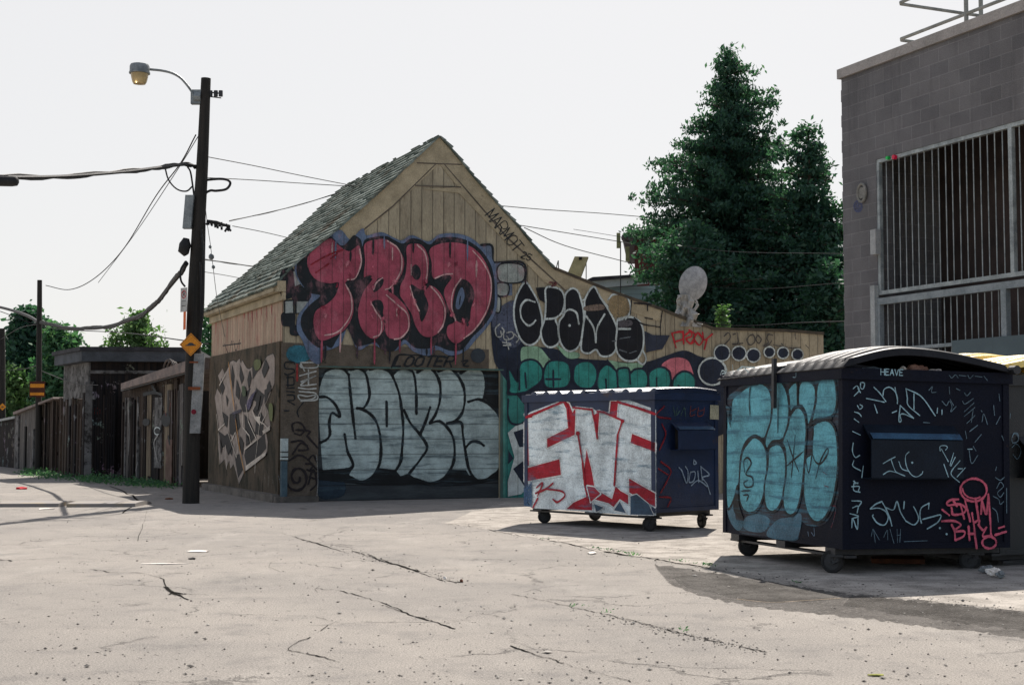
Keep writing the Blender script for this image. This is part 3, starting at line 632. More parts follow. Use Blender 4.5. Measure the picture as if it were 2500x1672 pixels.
d.fill(rgb(48, 54, 68), "1420,700 1480,735 1620,735 1560,840 1430,870", smooth=False, soft=5, alpha=.9)
d.stroke(K3, 4, "1545,660 1545,730;1310,450 1300,560;1330,470 1470,480;1440,480 1440,530;1330,590 1400,640 1540,665;1420,590 1480,600;1560,540 1545,650", alpha=.7)
d.stroke(rgb(100, 40, 50), 9, "640,300 690,310 660,330", alpha=.6, soft=.9)
RED = rgb(176, 34, 44, 1.15)
d.stroke(RED, 4.2, "1640,715 1655,770 1672,832;1645,715 1720,705 1730,760 1665,785;1730,700 1735,800;1750,730 1790,700 1800,740 1755,760 1790,800 1830,780;1850,710 1822,760 1862,812 1892,765 1855,712;1890,710 1905,770 1970,722;1925,765 1905,845;1780,690 1830,730 1800,790")
d.stroke(W2, 3.0, "232,640 196,680 208,740 245,740 240,700;250,670 270,700 252,725;262,700 266,760 300,770;290,712 330,705 345,740 310,765 290,740;350,720 385,760 368,790;255,790 320,800;262,815 322,812;285,780 305,845")
d.crop(1600, 740, .1962)
d.stroke(rgb(78, 74, 70), 3.4, "850,410 900,370 925,430 850,520;960,390 990,380;1010,370 1020,500 950,510 1080,500;1170,400 1130,460 1170,520 1230,480 1215,400 1170,400;1270,400 1240,450 1280,500 1310,450 1270,400;1450,400 1400,390 1380,440 1400,490 1340,530 1400,520 1440,470", alpha=.85)
d.stroke(rgb(60, 60, 62), 3, "1460,520 1580,540 1700,560 1800,550;1560,500 1600,560;1860,520 1900,560;1730,370 1740,450", alpha=.55)
for c, r_ in (((700, 850), 168), ((822, 620), 98), ((1032, 625), 88), ((1212, 650), 84), ((1410, 610), 66), ((1580, 620), 70), ((1760, 640), 70)):
    d.disc(NAVY, c, r_); d.circle(GW, 4.4 if r_ > 100 else 3.2, c, r_)
d.build('graffiti_bubble_letters', M['paint_siding'], garage, 'black bubble letters with white outlines and a small red tag')

# silver piece on the door
DD = Plane(GF, 'y', .0695); d = Decal(DD, .002, .0005); d.crop(500, 800, .3411)
SIL = rgb(160, 176, 174, 1.15); DK = rgb(22, 26, 28)
d.fill(rgb(38, 54, 66), "825,1060 940,1050 1000,1120 980,1200 825,1210", alpha=.7, soft=8)
d.fill(DK, "2005,300 2112,300 2112,640 2060,560 2000,500", smooth=False, soft=1)
d.fill(DK, "818,1010 2110,1000 2112,1080 1900,1120 1700,1130 1500,1120 1200,1125 1000,1100 818,1085", smooth=False, soft=6, alpha=.9)
d.fill(SIL, "818,470 835,380 870,310 960,292 1015,325 1040,300 1090,290 1150,322 1180,292 1240,288 1310,320 1350,335 1400,293 1480,293 1520,315 1600,288 1650,322 1670,302 1730,293 1790,322 1830,325 1880,297 1960,292 2005,340 2010,440 1998,500 1900,525 1960,520 2040,560 2100,630 2122,720 2118,900 2108,1000 2060,1060 1970,1088 1890,1050 1870,1015 1760,1012 1700,1078 1600,1108 1510,1078 1460,1040 1400,1058 1365,1015 1240,1000 1180,1075 1100,1098 1035,1050 1055,1012 845,1020 830,820 818,640", smooth=False, soft=1.5)
d.stroke(DK, 6.6, "818,410 840,340 900,292 980,290 1030,335;1030,335 1040,450 1060,640 1078,790;1040,300 1100,290 1150,330 1172,420 1176,500 1140,570 1090,577;1092,575 1160,600 1220,660 1252,760 1260,900 1240,1000 1180,1078 1110,1103 1050,1070;1180,300 1250,287 1320,310 1362,390 1392,480 1410,600 1420,720 1412,860 1400,960 1358,1032;1350,330 1400,292 1470,300 1500,350 1513,480 1514,615;1520,320 1580,287 1640,312 1682,400 1682,520 1650,620 1610,682;1670,312 1740,292 1800,330 1850,420 1860,520 1840,610 1790,668 1735,682;1610,682 1680,670 1740,720 1780,800 1786,920 1760,1010 1700,1080 1610,1113 1500,1080;1740,682 1832,677 1846,760 1862,870 1890,1010 1940,1082 2010,1087 2080,1042;1830,325 1890,292 1960,290 2005,340 2010,430 1996,500;1885,530 1960,512 2040,550 2100,622 2120,700 2120,900 2108,1000 2070,1060;1425,590 1470,680 1530,752 1590,850 1550,930 1462,1042;1612,570 1580,670 1540,762;1870,852 1910,815 1960,817 1996,842;820,495 880,500 940,560 965,637 910,610 890,680 895,760 870,800 825,822;1000,762 1020,880 1052,1000 845,1025;1300,530 1302,702")
d.build('graffiti_piece', M['paint_door'], door, 'silver bubble letters with black outlines across the slatted door')

# jagged mural on the side wall
SP = Plane(GF, 'x', -.052); d = Decal(SP, .001, .0006); d.crop(500, 800, .2933)
PG = rgb(150, 136, 126, 1.05); KK = rgb(16, 14, 17); PL = rgb(196, 184, 170, 1.1)
jg = "112,400 150,340 165,385 190,350 215,285 240,275 265,290 290,258 302,300 312,272 350,338 372,348 395,330 400,430 440,370 490,290 520,240 570,218 583,252 580,460 540,560 505,640 530,700 545,800 552,845 510,862 525,950 520,1040 440,1110 350,1180 330,1195 285,1297 262,1200 240,1130 215,1172 205,1100 180,1165 165,1090 130,1130 115,1000 122,880 105,720 85,580 105,508 135,560 140,480"
d.outline(KK, 4, jg, False); d.fill(PG, jg, smooth=False, soft=1.5)
for q in ("320,490 350,530 385,500 350,620 370,700 320,700 290,620 300,560", "430,500 500,560 480,640 440,740 400,690 440,620 400,600", "340,1010 440,940 500,880 515,1000 430,1100 350,1150 330,1060", "120,860 170,900 200,870 240,980 230,1070 180,980 140,1000",
          "250,1060 290,1050 320,1180 280,1250", "330,720 370,760 430,900 380,960 340,860", "500,520 560,480 520,600 500,640", "400,320 425,360 490,290 400,430", "430,780 470,700 500,760 480,900 420,880", "210,720 280,700 300,820 250,900 210,880", "390,560 430,520 400,640 370,700 360,640"):
    d.fill(KK, q, smooth=False, soft=1.6)
for q in ("140,420 170,500 150,560 130,500", "230,300 250,400 240,520 225,420", "300,310 330,420 310,470 292,400", "180,560 200,600 190,660", "150,700 200,740 190,830 160,800", "270,430 300,520 290,600 262,560", "215,900 235,980 200,1060 170,960", "380,350 392,420 372,520 360,430", "510,260 540,330 500,420 480,360", "545,440 560,520 520,560 525,480", "300,900 330,960 320,1060 290,980", "440,580 470,560 450,680 425,700", "130,910 150,1000 140,1060", "350,880 380,960 350,985"):
    d.fill(KK, q, smooth=False, soft=1.4)
d.stroke(PL, 3.2, "320,700 325,830 380,900 390,975;350,640 370,780 440,930 340,1012;105,720 120,850 172,800;200,870 270,1080 286,1000 262,870 230,940;480,660 430,1100 425,1205;120,880 132,1130;180,980 190,1172;404,690 430,760 500,800 545,850;140,560 150,700 170,800;440,930 380,980;505,640 520,720 480,800;130,480 180,390;210,740 200,880", smooth=False)
d.fill(PL, "350,1150 440,1085 520,1030 515,1060 440,1120 350,1190", smooth=False, soft=1.2); d.fill(PL, "405,690 430,740 470,740 470,810 420,750", smooth=False); d.fill(PL, "490,860 550,815 552,848 500,880", smooth=False)
d.fill(rgb(92, 100, 50), "420,280 470,270 470,330 430,350", alpha=.7, soft=6); d.fill(rgb(92, 100, 50), "545,640 575,650 570,770 548,740", alpha=.7, soft=6); d.fill(rgb(64, 84, 50), "320,490 345,500 350,560 325,560", alpha=.7, soft=4)
d.fill(rgb(92, 84, 116), "360,620 440,520 420,560 380,680", alpha=.5, soft=6)
YL = rgb(168, 116, 44, 1.1)
d.stroke(YL, 6.5, "208,288 225,440 240,560 258,690;264,752 300,1000 342,1210", taper=True)
d.stroke(rgb(60, 56, 74), 9, "240,715 310,690;262,640 262,780", alpha=.7, soft=.8)
d.stroke(rgb(150, 148, 140), 5, "510,1220 515,1320;545,1230 540,1320;575,1235 580,1290;500,1400 560,1380 640,1440", alpha=.5, soft=.9)
d.fill(rgb(104, 112, 118), "480,1440 540,1380 600,1420 620,1450", alpha=.6, soft=5)
d.build('graffiti_mural', M['paint_plain'], garage, 'jagged pale and black lettering with a yellow stripe on the side wall')
d = Decal(Plane(GF, 'x', -.0115), .001, .0006); d.crop(500, 800, .2933)
d.stroke(KK, 3, "165,135 200,215 225,110 235,200;240,110 260,190 290,100 285,180;150,150 300,130", alpha=.75)
d.crop(500, 300, .3826)
for x in (250, 275, 300, 330, 362, 395, 425): d.stroke(rgb(164, 66, 66), random.uniform(4, 8), [(x, 1110+random.uniform(0, 80)-x*.1+20), (x+3, 1290-x*.08+random.uniform(-40, 20))], alpha=.75, taper=True, soft=.8)
d.build('paint_drips', M['paint_plain'], garage, 'faded red drips and a black scrawl under the eave')

# ------------------------------------------------------------------ waste containers
def container(fr, W, D, H, z0, body, label, group, face_mat=None, lidmat=None, pocket=None, lip=.07, sag=0):
    """x along the pocket side (W), y along the long front (D)"""
    root = thing('dumpster', fr, label, 'dumpster', group)
    bm = B(); t_ = .02
    box(bm, 0, W, 0, D, z0, z0+.04)
    box(bm, 0, t_, 0, D, z0+.041, H); box(bm, W-t_, W, 0, D, z0+.041, H); box(bm, t_+.001, W-t_-.001, 0, t_, z0+.041, H-.002); box(bm, t_+.001, W-t_-.001, D-t_, D, z0+.041, H-.002)
    part('body', bm, body, root)
    bm = B()   # rim channel and corner posts
    e = .035
    box(bm, -e, W+e, -e, .0-.001, H-.09, H+.006); box(bm, -e, W+e, D+.001, D+e, H-.09, H+.006); box(bm, -e, -.001, .001, D-.001, H-.09, H+.004); box(bm, W+.001, W+e, .001, D-.001, H-.09, H+.004)
    part('rim', bm, body, root, bevel=.006)
    bm = B()
    box(bm, -.012, .05, -.012, -.0012, z0, H-.092); box(bm, -.012, -.0012, -.0011, .05, z0, H-.092); part('corner_post', bm, body, root)
    bm = B(); box(bm, W-.05, W+.012, -.012, -.0012, z0, H-.092); part('corner_post', bm, body, root)
    bm = B(); box(bm, -.012, -.0012, D-.05, D+.01, z0, H-.092); part('corner_post', bm, body, root)
    bm = B(); box(bm, .052, W-.052, -.012, -.0012, z0+.002, z0+.05); part('bottom_rail', bm, body, root)
    bm = B()   # skids under the floor
    for y in (.12, D*.45, D-.3): box(bm, .0, W, y, y+.16, z0-.055, z0-.001)
    for x in (.05, W-.15): box(bm, x, x+.1, .03, D-.03, z0-.075, z0-.056)
    part('skid', bm, M['black_metal'], root)
    if pocket:
        x0, x1, za, zb, zc = pocket; dp = .13
        bm = B(); pr = [(-.0015, za), (-dp, zb), (-dp, zc), (-.0015, zc)]
        th = .012
        for (a, b) in (((-.0015, za), (-dp, zb)), ((-dp, zb), (-dp, zc)), ((-dp, zc), (-.0015, zc))):
            a = Vector(a); b = Vector(b); n = Vector((-(b-a).y, (b-a).x)).normalized()*th
            vs = [[bm.verts.new((x, q.x, q.y)) for q in (a, b, b+n, a+n)] for x in (x0, x1)]
            for i in range(4): bm.faces.new([vs[0][i], vs[0][(i+1) % 4], vs[1][(i+1) % 4], vs[1][i]])
            bm.faces.new(vs[0][::-1]); bm.faces.new(vs[1])
        part('fork_pocket', bm, M['pocket_steel'] if body is M['navy_steel'] else body, root)
        bm = B(); a = Vector((-.0015, za)).lerp(Vector((-dp, zb)), .62); b = Vector((-dp-.001, zb)); n_ = Vector((-(za-zb), dp)).normalized()*.0135  # blue strip low on the slope: sky reflection put into its colour
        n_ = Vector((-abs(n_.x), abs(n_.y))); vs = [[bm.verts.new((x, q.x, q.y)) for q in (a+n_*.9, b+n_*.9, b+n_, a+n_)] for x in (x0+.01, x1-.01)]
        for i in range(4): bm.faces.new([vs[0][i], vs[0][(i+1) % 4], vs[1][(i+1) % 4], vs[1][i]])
        bm.faces.new(vs[0][::-1]); bm.faces.new(vs[1]); part('sky_glint_strip', bm, M['sky_glint'], root)
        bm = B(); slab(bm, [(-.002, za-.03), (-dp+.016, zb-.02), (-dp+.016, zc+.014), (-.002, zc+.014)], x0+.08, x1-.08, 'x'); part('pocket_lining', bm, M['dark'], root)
    return root
def caster(parent, x, y, r, z0, ang):
    bm = B(); c = Vector((x, y, 0)); a = Vector((math.cos(ang), math.sin(ang), 0)); s_ = Vector((-a.y, a.x, 0)); off = a*.05
    obox(bm, c+Vector((0, 0, z0-.012)), a*.07, s_*.055, Vector((0, 0, .01))); tube(bm, [c+Vector((0, 0, z0-.05)), c+Vector((0, 0, z0-.015))], .035, 10)
    for k in (-1, 1):
        p = [c+s_*.038*k+Vector((0, 0, z0-.05))+a*.035, c+s_*.038*k+Vector((0, 0, z0-.05))-a*.035, c+off+s_*.038*k+Vector((0, 0, r-.02))-a*.02, c+off+s_*.038*k+Vector((0, 0, r-.02))+a*.02]
        q = [v+s_*.006*k for v in p]; A = [bm.verts.new(v) for v in p]; Bq = [bm.verts.new(v) for v in q]
        bm.faces.new(A); bm.faces.new(Bq[::-1])
        for i in range(4): bm.faces.new([A[i], A[(i+1) % 4], Bq[(i+1) % 4], Bq[i]])
    tube(bm, [c+off-s_*.055+Vector((0, 0, r)), c+off+s_*.055+Vector((0, 0, r))], .012, 6)
    o = part('caster', bm, M['black_metal'], parent)
    bm = B(); n = 20
    prof = [(-.024, r*.72), (-.024, r*.96), (-.015, r), (.015, r), (.024, r*.96), (.024, r*.72)]
    rg = [[bm.verts.new(c+off+Vector((0, 0, r))+s_*w+(a*math.cos(t)+Vector((0, 0, 1))*math.sin(t))*rr) for w, rr in prof] for t in [2*math.pi*k/n for k in range(n)]]
    for i in range(n):
        for k in range(len(prof)-1): bm.faces.new([rg[i][k], rg[i][k+1], rg[(i+1) % n][k+1], rg[(i+1) % n][k]])
    part('tyre', bm, M['rubber'], o, smooth=True)
    bm = B(); tube(bm, [c+off-s_*.018+Vector((0, 0, r)), c+off+s_*.018+Vector((0, 0, r))], r*.725, 16); part('hub', bm, M['black_metal'], o)
def lid(parent, x0, x1, y0, y1, H, arch, peak, mat, lift=(0, 0), ribs=7, thick=.014, name='lid', sagy=.0, nx=28, ny=64):
    bm = B(); g = []
    for j in range(ny+1):
        t = j/ny; row = []
        for i in range(nx+1):
            s_ = i/nx; q = s_/peak if s_ < peak else (1-s_)/(1-peak)
            q = max(0, min(1, q)); hh = arch*(math.sin(q*math.pi/2)**1.15)
            rib = .034*max(0, math.sin(2*math.pi*ribs*t))**.6*(1 if .03 < s_ < .97 else 0)
            edge = -.03*((1 if (i in (0, nx)) else 0) or (1 if j in (0, ny) else 0))
            z = H+.018+hh*(1-.25*abs(2*t-1)**3)+rib+lift[0]*(1-t)+lift[1]*t+edge+sagy*math.sin(math.pi*t)
            row.append(bm.verts.new((x0+(x1-x0)*s_, y0+(y1-y0)*t, z)))
        g.append(row)
    for j in range(ny):
        for i in range(nx): bm.faces.new([g[j][i], g[j][i+1], g[j+1][i+1], g[j+1][i]])
    bmesh.ops.recalc_face_normals(bm, faces=bm.faces)
    r_ = bmesh.ops.solidify(bm, geom=list(bm.faces), thickness=thick)
    return part(name, bm, mat, parent, smooth=True)
def paint_body(name, c1, c2, c3): return weathered(name, c1, c2, 2.2, rough=.48, fine=.18, bump=.25, dist=.006, c3=c3, thr=.6, spec=.5)
M['blue_steel'] = paint_body('blue_steel', rgb(28, 48, 82, .95), rgb(20, 36, 64, .95), rgb(66, 50, 46))
M['navy_steel'] = weathered('navy_black_steel', (.0055,.008,.018,1), (.009,.010,.018,1), 2.2, rough=.55, fine=.3, bump=.25, c3=(.045,.026,.02,1), thr=.66, spec=.09)
M['pocket_steel'] = weathered('scuffed_blue_steel', (.005,.009,.017,1), (.008,.015,.027,1), 3, rough=.4, spec=.14)
M['sky_glint'] = weathered('painted_sky_glint', (.018,.06,.12,1), (.03,.10,.18,1), 6, rough=.4, c3=(.01,.02,.04,1), thr=.58, spec=.4)  # painted sky reflection for the fork pocket slopes
M['black_lid'] = weathered('black_plastic_lid', (.012, .012, .014, 1), (.02, .02, .022, 1), 5, rough=.5, spec=.16, bump=.12)
M['blue_lid'] = weathered('blue_black_lid', rgb(22, 40, 66), rgb(18, 30, 52), 5, rough=.32, spec=.6)
M['yellow_lid'] = weathered('sun_bleached_yellow_lid', rgb(244, 216, 130, 1.0), rgb(234, 196, 100, 1.0), 5, rough=.4, spec=.5)
M['dark_steel'] = paint_body('dark_green_black_steel', (.014, .017, .018, 1), (.02, .02, .022, 1), (.03, .024, .02, 1))

def corner_frame(nu, nv, vpx, tilt=0):
    """frame at the near ground corner; local y runs to the vanishing point vpx (left face)"""
    o = G(nu, nv); a = ray(vpx, HZ); a.z = 0; a.normalize(); return Frame(o, Vector((a.y, -a.x, 0)), tilt)
def along(fr, u, ax):   # distance along an edge (local axis from the origin at ground level) until photo column u
    lo, hi = 0.0, 8.0
    def px(t):
        p = fr.M @ (Vector((t, 0, 0)) if ax == 'x' else Vector((0, t, 0))); q = p-EYEP
        return CX + F*(q.dot(RT))/(q.dot(FW))
    s0 = px(0) < u
    for _ in range(50):
        m = (lo+hi)/2
        if (px(m) < u) == s0: lo = m
        else: hi = m
    return lo
# --- blue container in the middle
f2 = corner_frame(1600, 1299, -1856)
W2_ = along(f2, 1752, 'x'); D2_ = along(f2, 1283, 'y')
H2 = f2.hit(1600, 957, 'y', 0).z; Z2 = f2.hit(1600, 1252, 'y', 0).z
pk0 = f2.hit(1657, 1050, 'y', -.13); pkx1 = f2.hit(1747, 1050, 'y', -.13).x; pza = f2.hit(1657, 1030, 'y', 0).z; pzb = f2.hit(1680, 1050, 'y', -.13).z; pzc = f2.hit(1680, 1099, 'y', -.13).z
d2 = container(f2, W2_, D2_, H2, Z2, M['blue_steel'], 'blue steel dumpster with white and red graffiti lettering in front of the garage wing', 'dumpsters on casters', pocket=(pk0.x, min(pkx1, W2_-.02), pza, pzb, pzc))
lid(d2, -.03, W2_+.03, -.04, D2_/2-.01, H2-.005, .035, .6, M['blue_lid'], ribs=5); lid(d2, -.03, W2_+.03, D2_/2+.01, D2_+.02, H2-.005, .02, .6, M['blue_lid'], ribs=5)
for (x, y, an) in ((.10, .12, 2.5), (W2_-.1, .14, 1.2), (.12, D2_-.16, -.6), (W2_-.12, D2_-.2, -.4)): caster(d2, x, y, .085, Z2-.05, an)
bd = Decal(Plane(f2, 'x', -.0025), .0004, .0004); bd.crop(1200, 900, .2869)
WW = rgb(200, 208, 208, 1.3); RD = rgb(158, 30, 44, 1.2); EDG = rgb(205, 205, 202, 1.2)
bd.fill(WW, "290,400 340,370 620,265 668,300 690,340 720,325 860,338 885,360 920,355 1000,375 1020,285 1060,240 1180,275 1396,350 1396,1245 1190,1238 860,1215 640,1195 350,1180 285,1090", smooth=False, soft=5)
for q in ("283,392 350,395 345,412 300,420", "283,460 308,440 318,822 283,832", "475,595 655,505 650,380 625,270 660,300 690,375 715,335 708,560 600,610 475,670", "283,852 580,770 592,900 283,957", "812,690 850,850 878,1010 850,1120 822,1130 785,920", "640,1190 700,1140 820,1085 858,1110 858,1200", "868,400 920,362 905,600", "850,1100 872,1028 930,1050 1030,1110 1060,1000 1100,1040 1165,1075 1168,1150 1095,1105 1042,1172 1000,1140",
          "1008,402 1020,278 1080,278 1068,412", "1200,555 1396,632 1396,704 1188,628", "1175,935 1396,1062 1396,1172 1300,1120 1178,1050", "820,1000 880,1010 930,1060 850,1130"):
    bd.outline(EDG, 8, q, False); bd.fill(RD, q, smooth=False, soft=2)
bd.stroke(RD, 5.5, "300,412 620,278 648,330 660,480;700,330 860,348 888,480 905,590;740,550 780,800 800,1000 825,1110;905,362 960,370 1120,440 1080,560 1062,800 1050,990;1075,282 1240,330 1396,385", smooth=False)
bd.disc(RD, (740, 550), 16); bd.disc(RD, (1120, 445), 14)
for q in ("1190,1085 1240,1070 1340,1150 1385,1240 1190,1236", "1050,1200 1098,1130 1150,1225", "880,1150 960,1180 900,1215"): bd.outline(EDG, 5, q, False); bd.fill(rgb(66, 84, 102), q, smooth=False)
bd.stroke(RD, 4.2, "390,1010 440,970 420,1030 380,1060 470,1020 530,972;470,1020 600,1040 630,1080 570,1132 530,1110;400,1100 360,1180;440,985 400,1080")
bd.stroke(rgb(120, 136, 150), 2.2, "375,270 400,235;410,270 430,240 440,275;470,235 465,275 490,272;510,235 508,275 535,270 545,240", alpha=.8)
bd.fill(rgb(64, 92, 124), "283,1010 350,960 352,1180 283,1160", smooth=False, alpha=.55, soft=4)
bd.build('graffiti_lettering', M['paint_teal'], d2, 'white block letters with red edges and teal roller streaks')
be = Decal(Plane(f2, 'y', -.0128), .0004, .0004); be.crop(1200, 900, .2869)
DR = rgb(120, 28, 38)
be.stroke(DR, 5, "1470,320 1402,400 1525,425;1450,470 1482,560 1430,690;1440,790 1525,860 1500,940 1440,1055;1420,850 1500,900;1430,1090 1525,1100 1500,1172", alpha=.7)
be.stroke(rgb(130, 150, 170, 1.1), 3.2, "1595,840 1620,870 1660,972 1672,880 1650,830;1692,880 1680,960 1720,952 1732,880 1695,878;1722,775 1742,800 1722,812 1720,775;1755,870 1762,965;1780,830 1792,945;1782,832 1852,900 1795,925 1835,985 1860,1065;1700,992 1760,950 1835,1000")
be.piece('graffiti_tag', M['paint_plain'], d2, 'white scrawled tag and dull red scribbles')
be.fill(rgb(172, 170, 146, 1.1), "1860,308 1932,312 1932,432 1858,428", smooth=False, soft=.8)
be.piece('sticker', M['paint_plain'], d2, 'cream square sticker')
be.stroke(rgb(70, 96, 84), 2, "1545,320 1560,400;1580,330 1570,395 1600,360;1610,400 1640,330 1650,405", alpha=.8); be.stroke(rgb(126, 58, 40), 2.2, "1695,320 1690,400 1730,390;1700,360 1740,340;1760,330 1755,400 1800,390 1810,330;1770,360 1800,350", alpha=.8)
be.build('graffiti_tag', M['paint_plain'], d2, 'small faded green and orange marks')

# --- large dark container in front
f3 = corner_frame(2058, 1404, 60, tilt=R(.9))
W3 = along(f3, 2462, 'x'); D3 = along(f3, 1768, 'y')
H3 = f3.hit(2058, 899, 'y', 0).z; Z3 = f3.hit(2058, 1341, 'y', 0).z
q0 = f3.hit(2128, 1080, 'y', -.13).x; q1 = f3.hit(2352, 1080, 'y', -.13).x
pza = f3.hit(2128, 1036, 'y', 0).z; pzb = f3.hit(2200, 1074, 'y', -.13).z; pzc = f3.hit(2200, 1170, 'y', -.13).z
d3 = container(f3, W3, D3, H3, Z3, M['navy_steel'], 'large navy black dumpster with turquoise bubble letters and bowed black lids in the foreground', 'dumpsters on casters', pocket=(q0, q1, pza, pzb, pzc))
lid(d3, -.05, W3-.02, -.10, D3/2-.01, H3+.0, .155, .38, M['black_lid'], lift=(.02, .01), ribs=7)
lid(d3, -.05, W3-.02, D3/2+.02, D3+.08, H3-.01, .11, .42, M['black_lid'], lift=(.02, 0.0), ribs=7)
bm = B(); tube(bm, [(W3-.02, -.12, H3+.03), (W3-.02, D3+.05, H3+.03)], .018, 8); tube(bm, [(W3+.0, -.14, H3+.03), (W3+.0, -.06, H3+.03)], .04, 10); part('hinge_rod', bm, M['black_metal'], d3)
bm = B(); sx = .02; box(bm, -.07, -.036, D3/2-.02, D3/2+.02, H3-.32, H3+.13); part('lid_strap', bm, M['black_metal'], d3)
for (x, y, an) in ((.05, .16, 2.2), (W3-.22, .16, 2.6), (.10, D3-.2, -.2), (W3-.12, D3-.2, 1.2)): caster(d3, x, y, .098, Z3-.05, an)
pd = Decal(Plane(f3, 'x', -.0025), .0004, .0004); pd.crop(1740, 840, .3315)
T3 = rgb(92, 158, 170, 1.1); K4 = (.012, .013, .015)
pd.fill((.028, .026, .036), "92,470 110,400 160,350 280,272 460,262 620,258 760,250 860,220 925,260 938,500 950,700 944,950 905,1180 820,1320 700,1330 650,1300 640,1400 590,1445 400,1412 200,1380 110,1240 92,900", soft=4)
bub = ["280,300 210,345 150,400 138,480 138,560 108,520 106,1190 190,1040 205,850 240,730 310,675 380,695 425,580 435,430 415,330 360,285 320,295", "450,300 490,265 530,310 555,390 565,500 545,640 510,705 440,720 400,770 388,700 430,560 442,420", "560,330 620,280 628,440 600,470 575,500 565,400", "642,300 690,265 740,290 760,340 755,450 722,570 702,600 692,520 662,460 635,440",
 "790,270 850,225 900,260 915,350 915,450 880,530 760,560 735,570 765,420 770,330", "260,730 310,682 370,720 400,800 405,900 390,1060 350,1190 290,1245 230,1220 200,1120 205,900 225,790", "430,752 490,732 530,790 545,900 530,1080 490,1200 440,1235 395,1190 385,1050 410,900 415,800",
 "575,530 630,462 680,510 695,620 690,720 680,880 660,1080 620,1230 570,1260 530,1210 525,1100 545,950 540,780 520,720 560,600", "755,590 840,557 900,610 925,740 925,940 890,1150 830,1280 760,1310 700,1230 675,1080 690,850 730,800 745,660"]
for q in ("110,1220 160,1150 170,1290 220,1330 190,1370 140,1320", "240,1280 330,1250 420,1290 370,1380 240,1360", "400,1410 470,1300 560,1275 650,1250 640,1380 590,1440"): pd.fill(rgb(76, 108, 124, 1.1), q, soft=1.5)
for q in bub: pd.fill(T3, q, soft=1); pd.outline(K4, 7.2, q)
pd.stroke(K4, 4.6, "285,290 274,400 280,530;487,398 484,655;614,668 600,820 585,980;555,705 600,840 640,938;550,897 675,790;728,735 755,850 800,880 852,810 850,768 800,860 765,990;690,835 712,945 735,830 745,650;240,945 235,860 265,836 288,880 250,955 296,980 300,1040 252,1052 235,1020 265,1000;218,1080 285,1078;232,1110 268,1112 255,1155;630,262 628,440;100,440 118,520 138,610", taper=True)
pd.fill(K4, "100,440 135,470 125,540", smooth=False); pd.fill(K4, "190,1035 165,1130 165,1230 230,1290 200,1180", smooth=True)
pd.stroke(K4, 8, "712,600 780,558 850,548 880,540", alpha=1)
pd.stroke(rgb(120, 30, 50), 2, "890,1190 915,1200 900,1290 880,1350;820,940 850,960;830,1040 860,1050", alpha=.8); pd.stroke(rgb(110, 130, 150), 2, "710,1380 715,1410;755,1350 757,1410 735,1385", alpha=.8)
pd.build('graffiti_lettering', M['paint_roller'], d3, 'turquoise bubble letters with thick black outlines')
pr = Decal(Plane(f3, 'x', -.0365), .0004, .0004); pr.crop(1600, 740, .1962); GY = rgb(170, 186, 186, 1.2)
pr.stroke(GY, 3, "870,770 890,830 880,860 830,880;870,850 830,840 810,890;960,770 972,875;1030,840 1060,800 1090,790 1160,860;1080,800 1020,830;1100,790 1240,800", alpha=.85)
pr.stroke(rgb(120, 108, 120), 1.6, "820,890 850,920;880,900 900,950;930,880 950,930 970,890;1000,880 1020,940;1050,870 1080,930;1110,860 1130,920;1150,870 1140,910 1190,860;1200,850 1230,930;1260,860 1280,920;1300,860 1330,920;1360,860 1400,900;1420,870 1440,920", alpha=.55)
pr.stroke(rgb(120, 150, 160), 2.5, "1752,820 1750,915 1715,920", alpha=.9); pr.stroke(rgb(120, 150, 160), 5, "1250,830 1330,800 1390,830;1570,785 1620,820", alpha=.4, soft=.9)
pr.build('graffiti_tag', M['paint_plain'], d3, 'thin grey marks on the rim')
CY_ = rgb(140, 172, 182, 1.2); CD = rgb(92, 114, 126, 1.15)
pf = Decal(Plane(f3, 'y', -.0128), .0004, .0004); pf.crop(2050, 840, .2169)
pf.stroke(CY_, 2.6, "300,610 400,630 500,652;385,485 450,550 520,645;485,580 500,510 560,485 620,530 650,600 648,668;622,490 650,640;390,680 422,772;745,500 760,600 772,690 900,802;745,500 920,592 1075,805;835,560 835,735;680,690 665,860 692,860 680,800 720,785 830,832;680,690 828,832;590,772 640,750;1100,720 1095,775;1150,740 1150,790")
pf.piece('graffiti_tag', M['paint_plain'], d3, 'pale angular tag above the fork pocket')
pf.stroke(CD, 2.0, "1150,640 1200,690 1232,640 1262,700 1250,760 1310,700;1240,620 1280,690;1380,640 1410,672 1502,612;1400,760 1510,660;1400,812 1520,712;1500,740 1480,880;1430,890 1520,802;1600,872 1620,785 1662,902;1590,745 1600,760;1790,560 1800,640;1760,900 1805,812;1460,982 1550,912;1520,1102 1592,1015;1400,545 1430,580 1470,540;1920,780 1915,830;1730,690 1740,800;1000,520 1040,480 1030,540 1080,540;1230,480 1235,560;1310,500 1350,520;940,880 1010,885", alpha=.85)
pf.piece('graffiti_scrawl', M['paint_plain'], d3, 'faint scratched marks at the right of the pocket side')
pf.stroke(CY_, 2.4, "142,980 230,1022;150,1110 140,1200 172,1272 222,1250;160,840 212,878;165,762 215,780 240,812;195,690 222,730 255,702 225,680;150,500 190,470 215,520 160,582;200,500 230,545;232,430 275,440 262,500 232,492 232,430;155,1310 145,1370 232,1422;262,1370 245,1500;150,1540 200,1568", alpha=.9)
pf.piece('graffiti_tag', M['paint_plain'], d3, 'column of pale marks by the corner')
pf.stroke(CD, 2.0, "1450,1180 1480,1340 1550,1250;1500,1150 1530,1200;1410,980 1425,1060;1820,1030 1840,1080;1750,1420 1760,1380;1940,1040 1960,1000 2000,1010 2000,1090 1950,1110", alpha=.8)
pf.piece('graffiti_scrawl', M['paint_plain'], d3); pf.crop(2050, 1100, .2169)
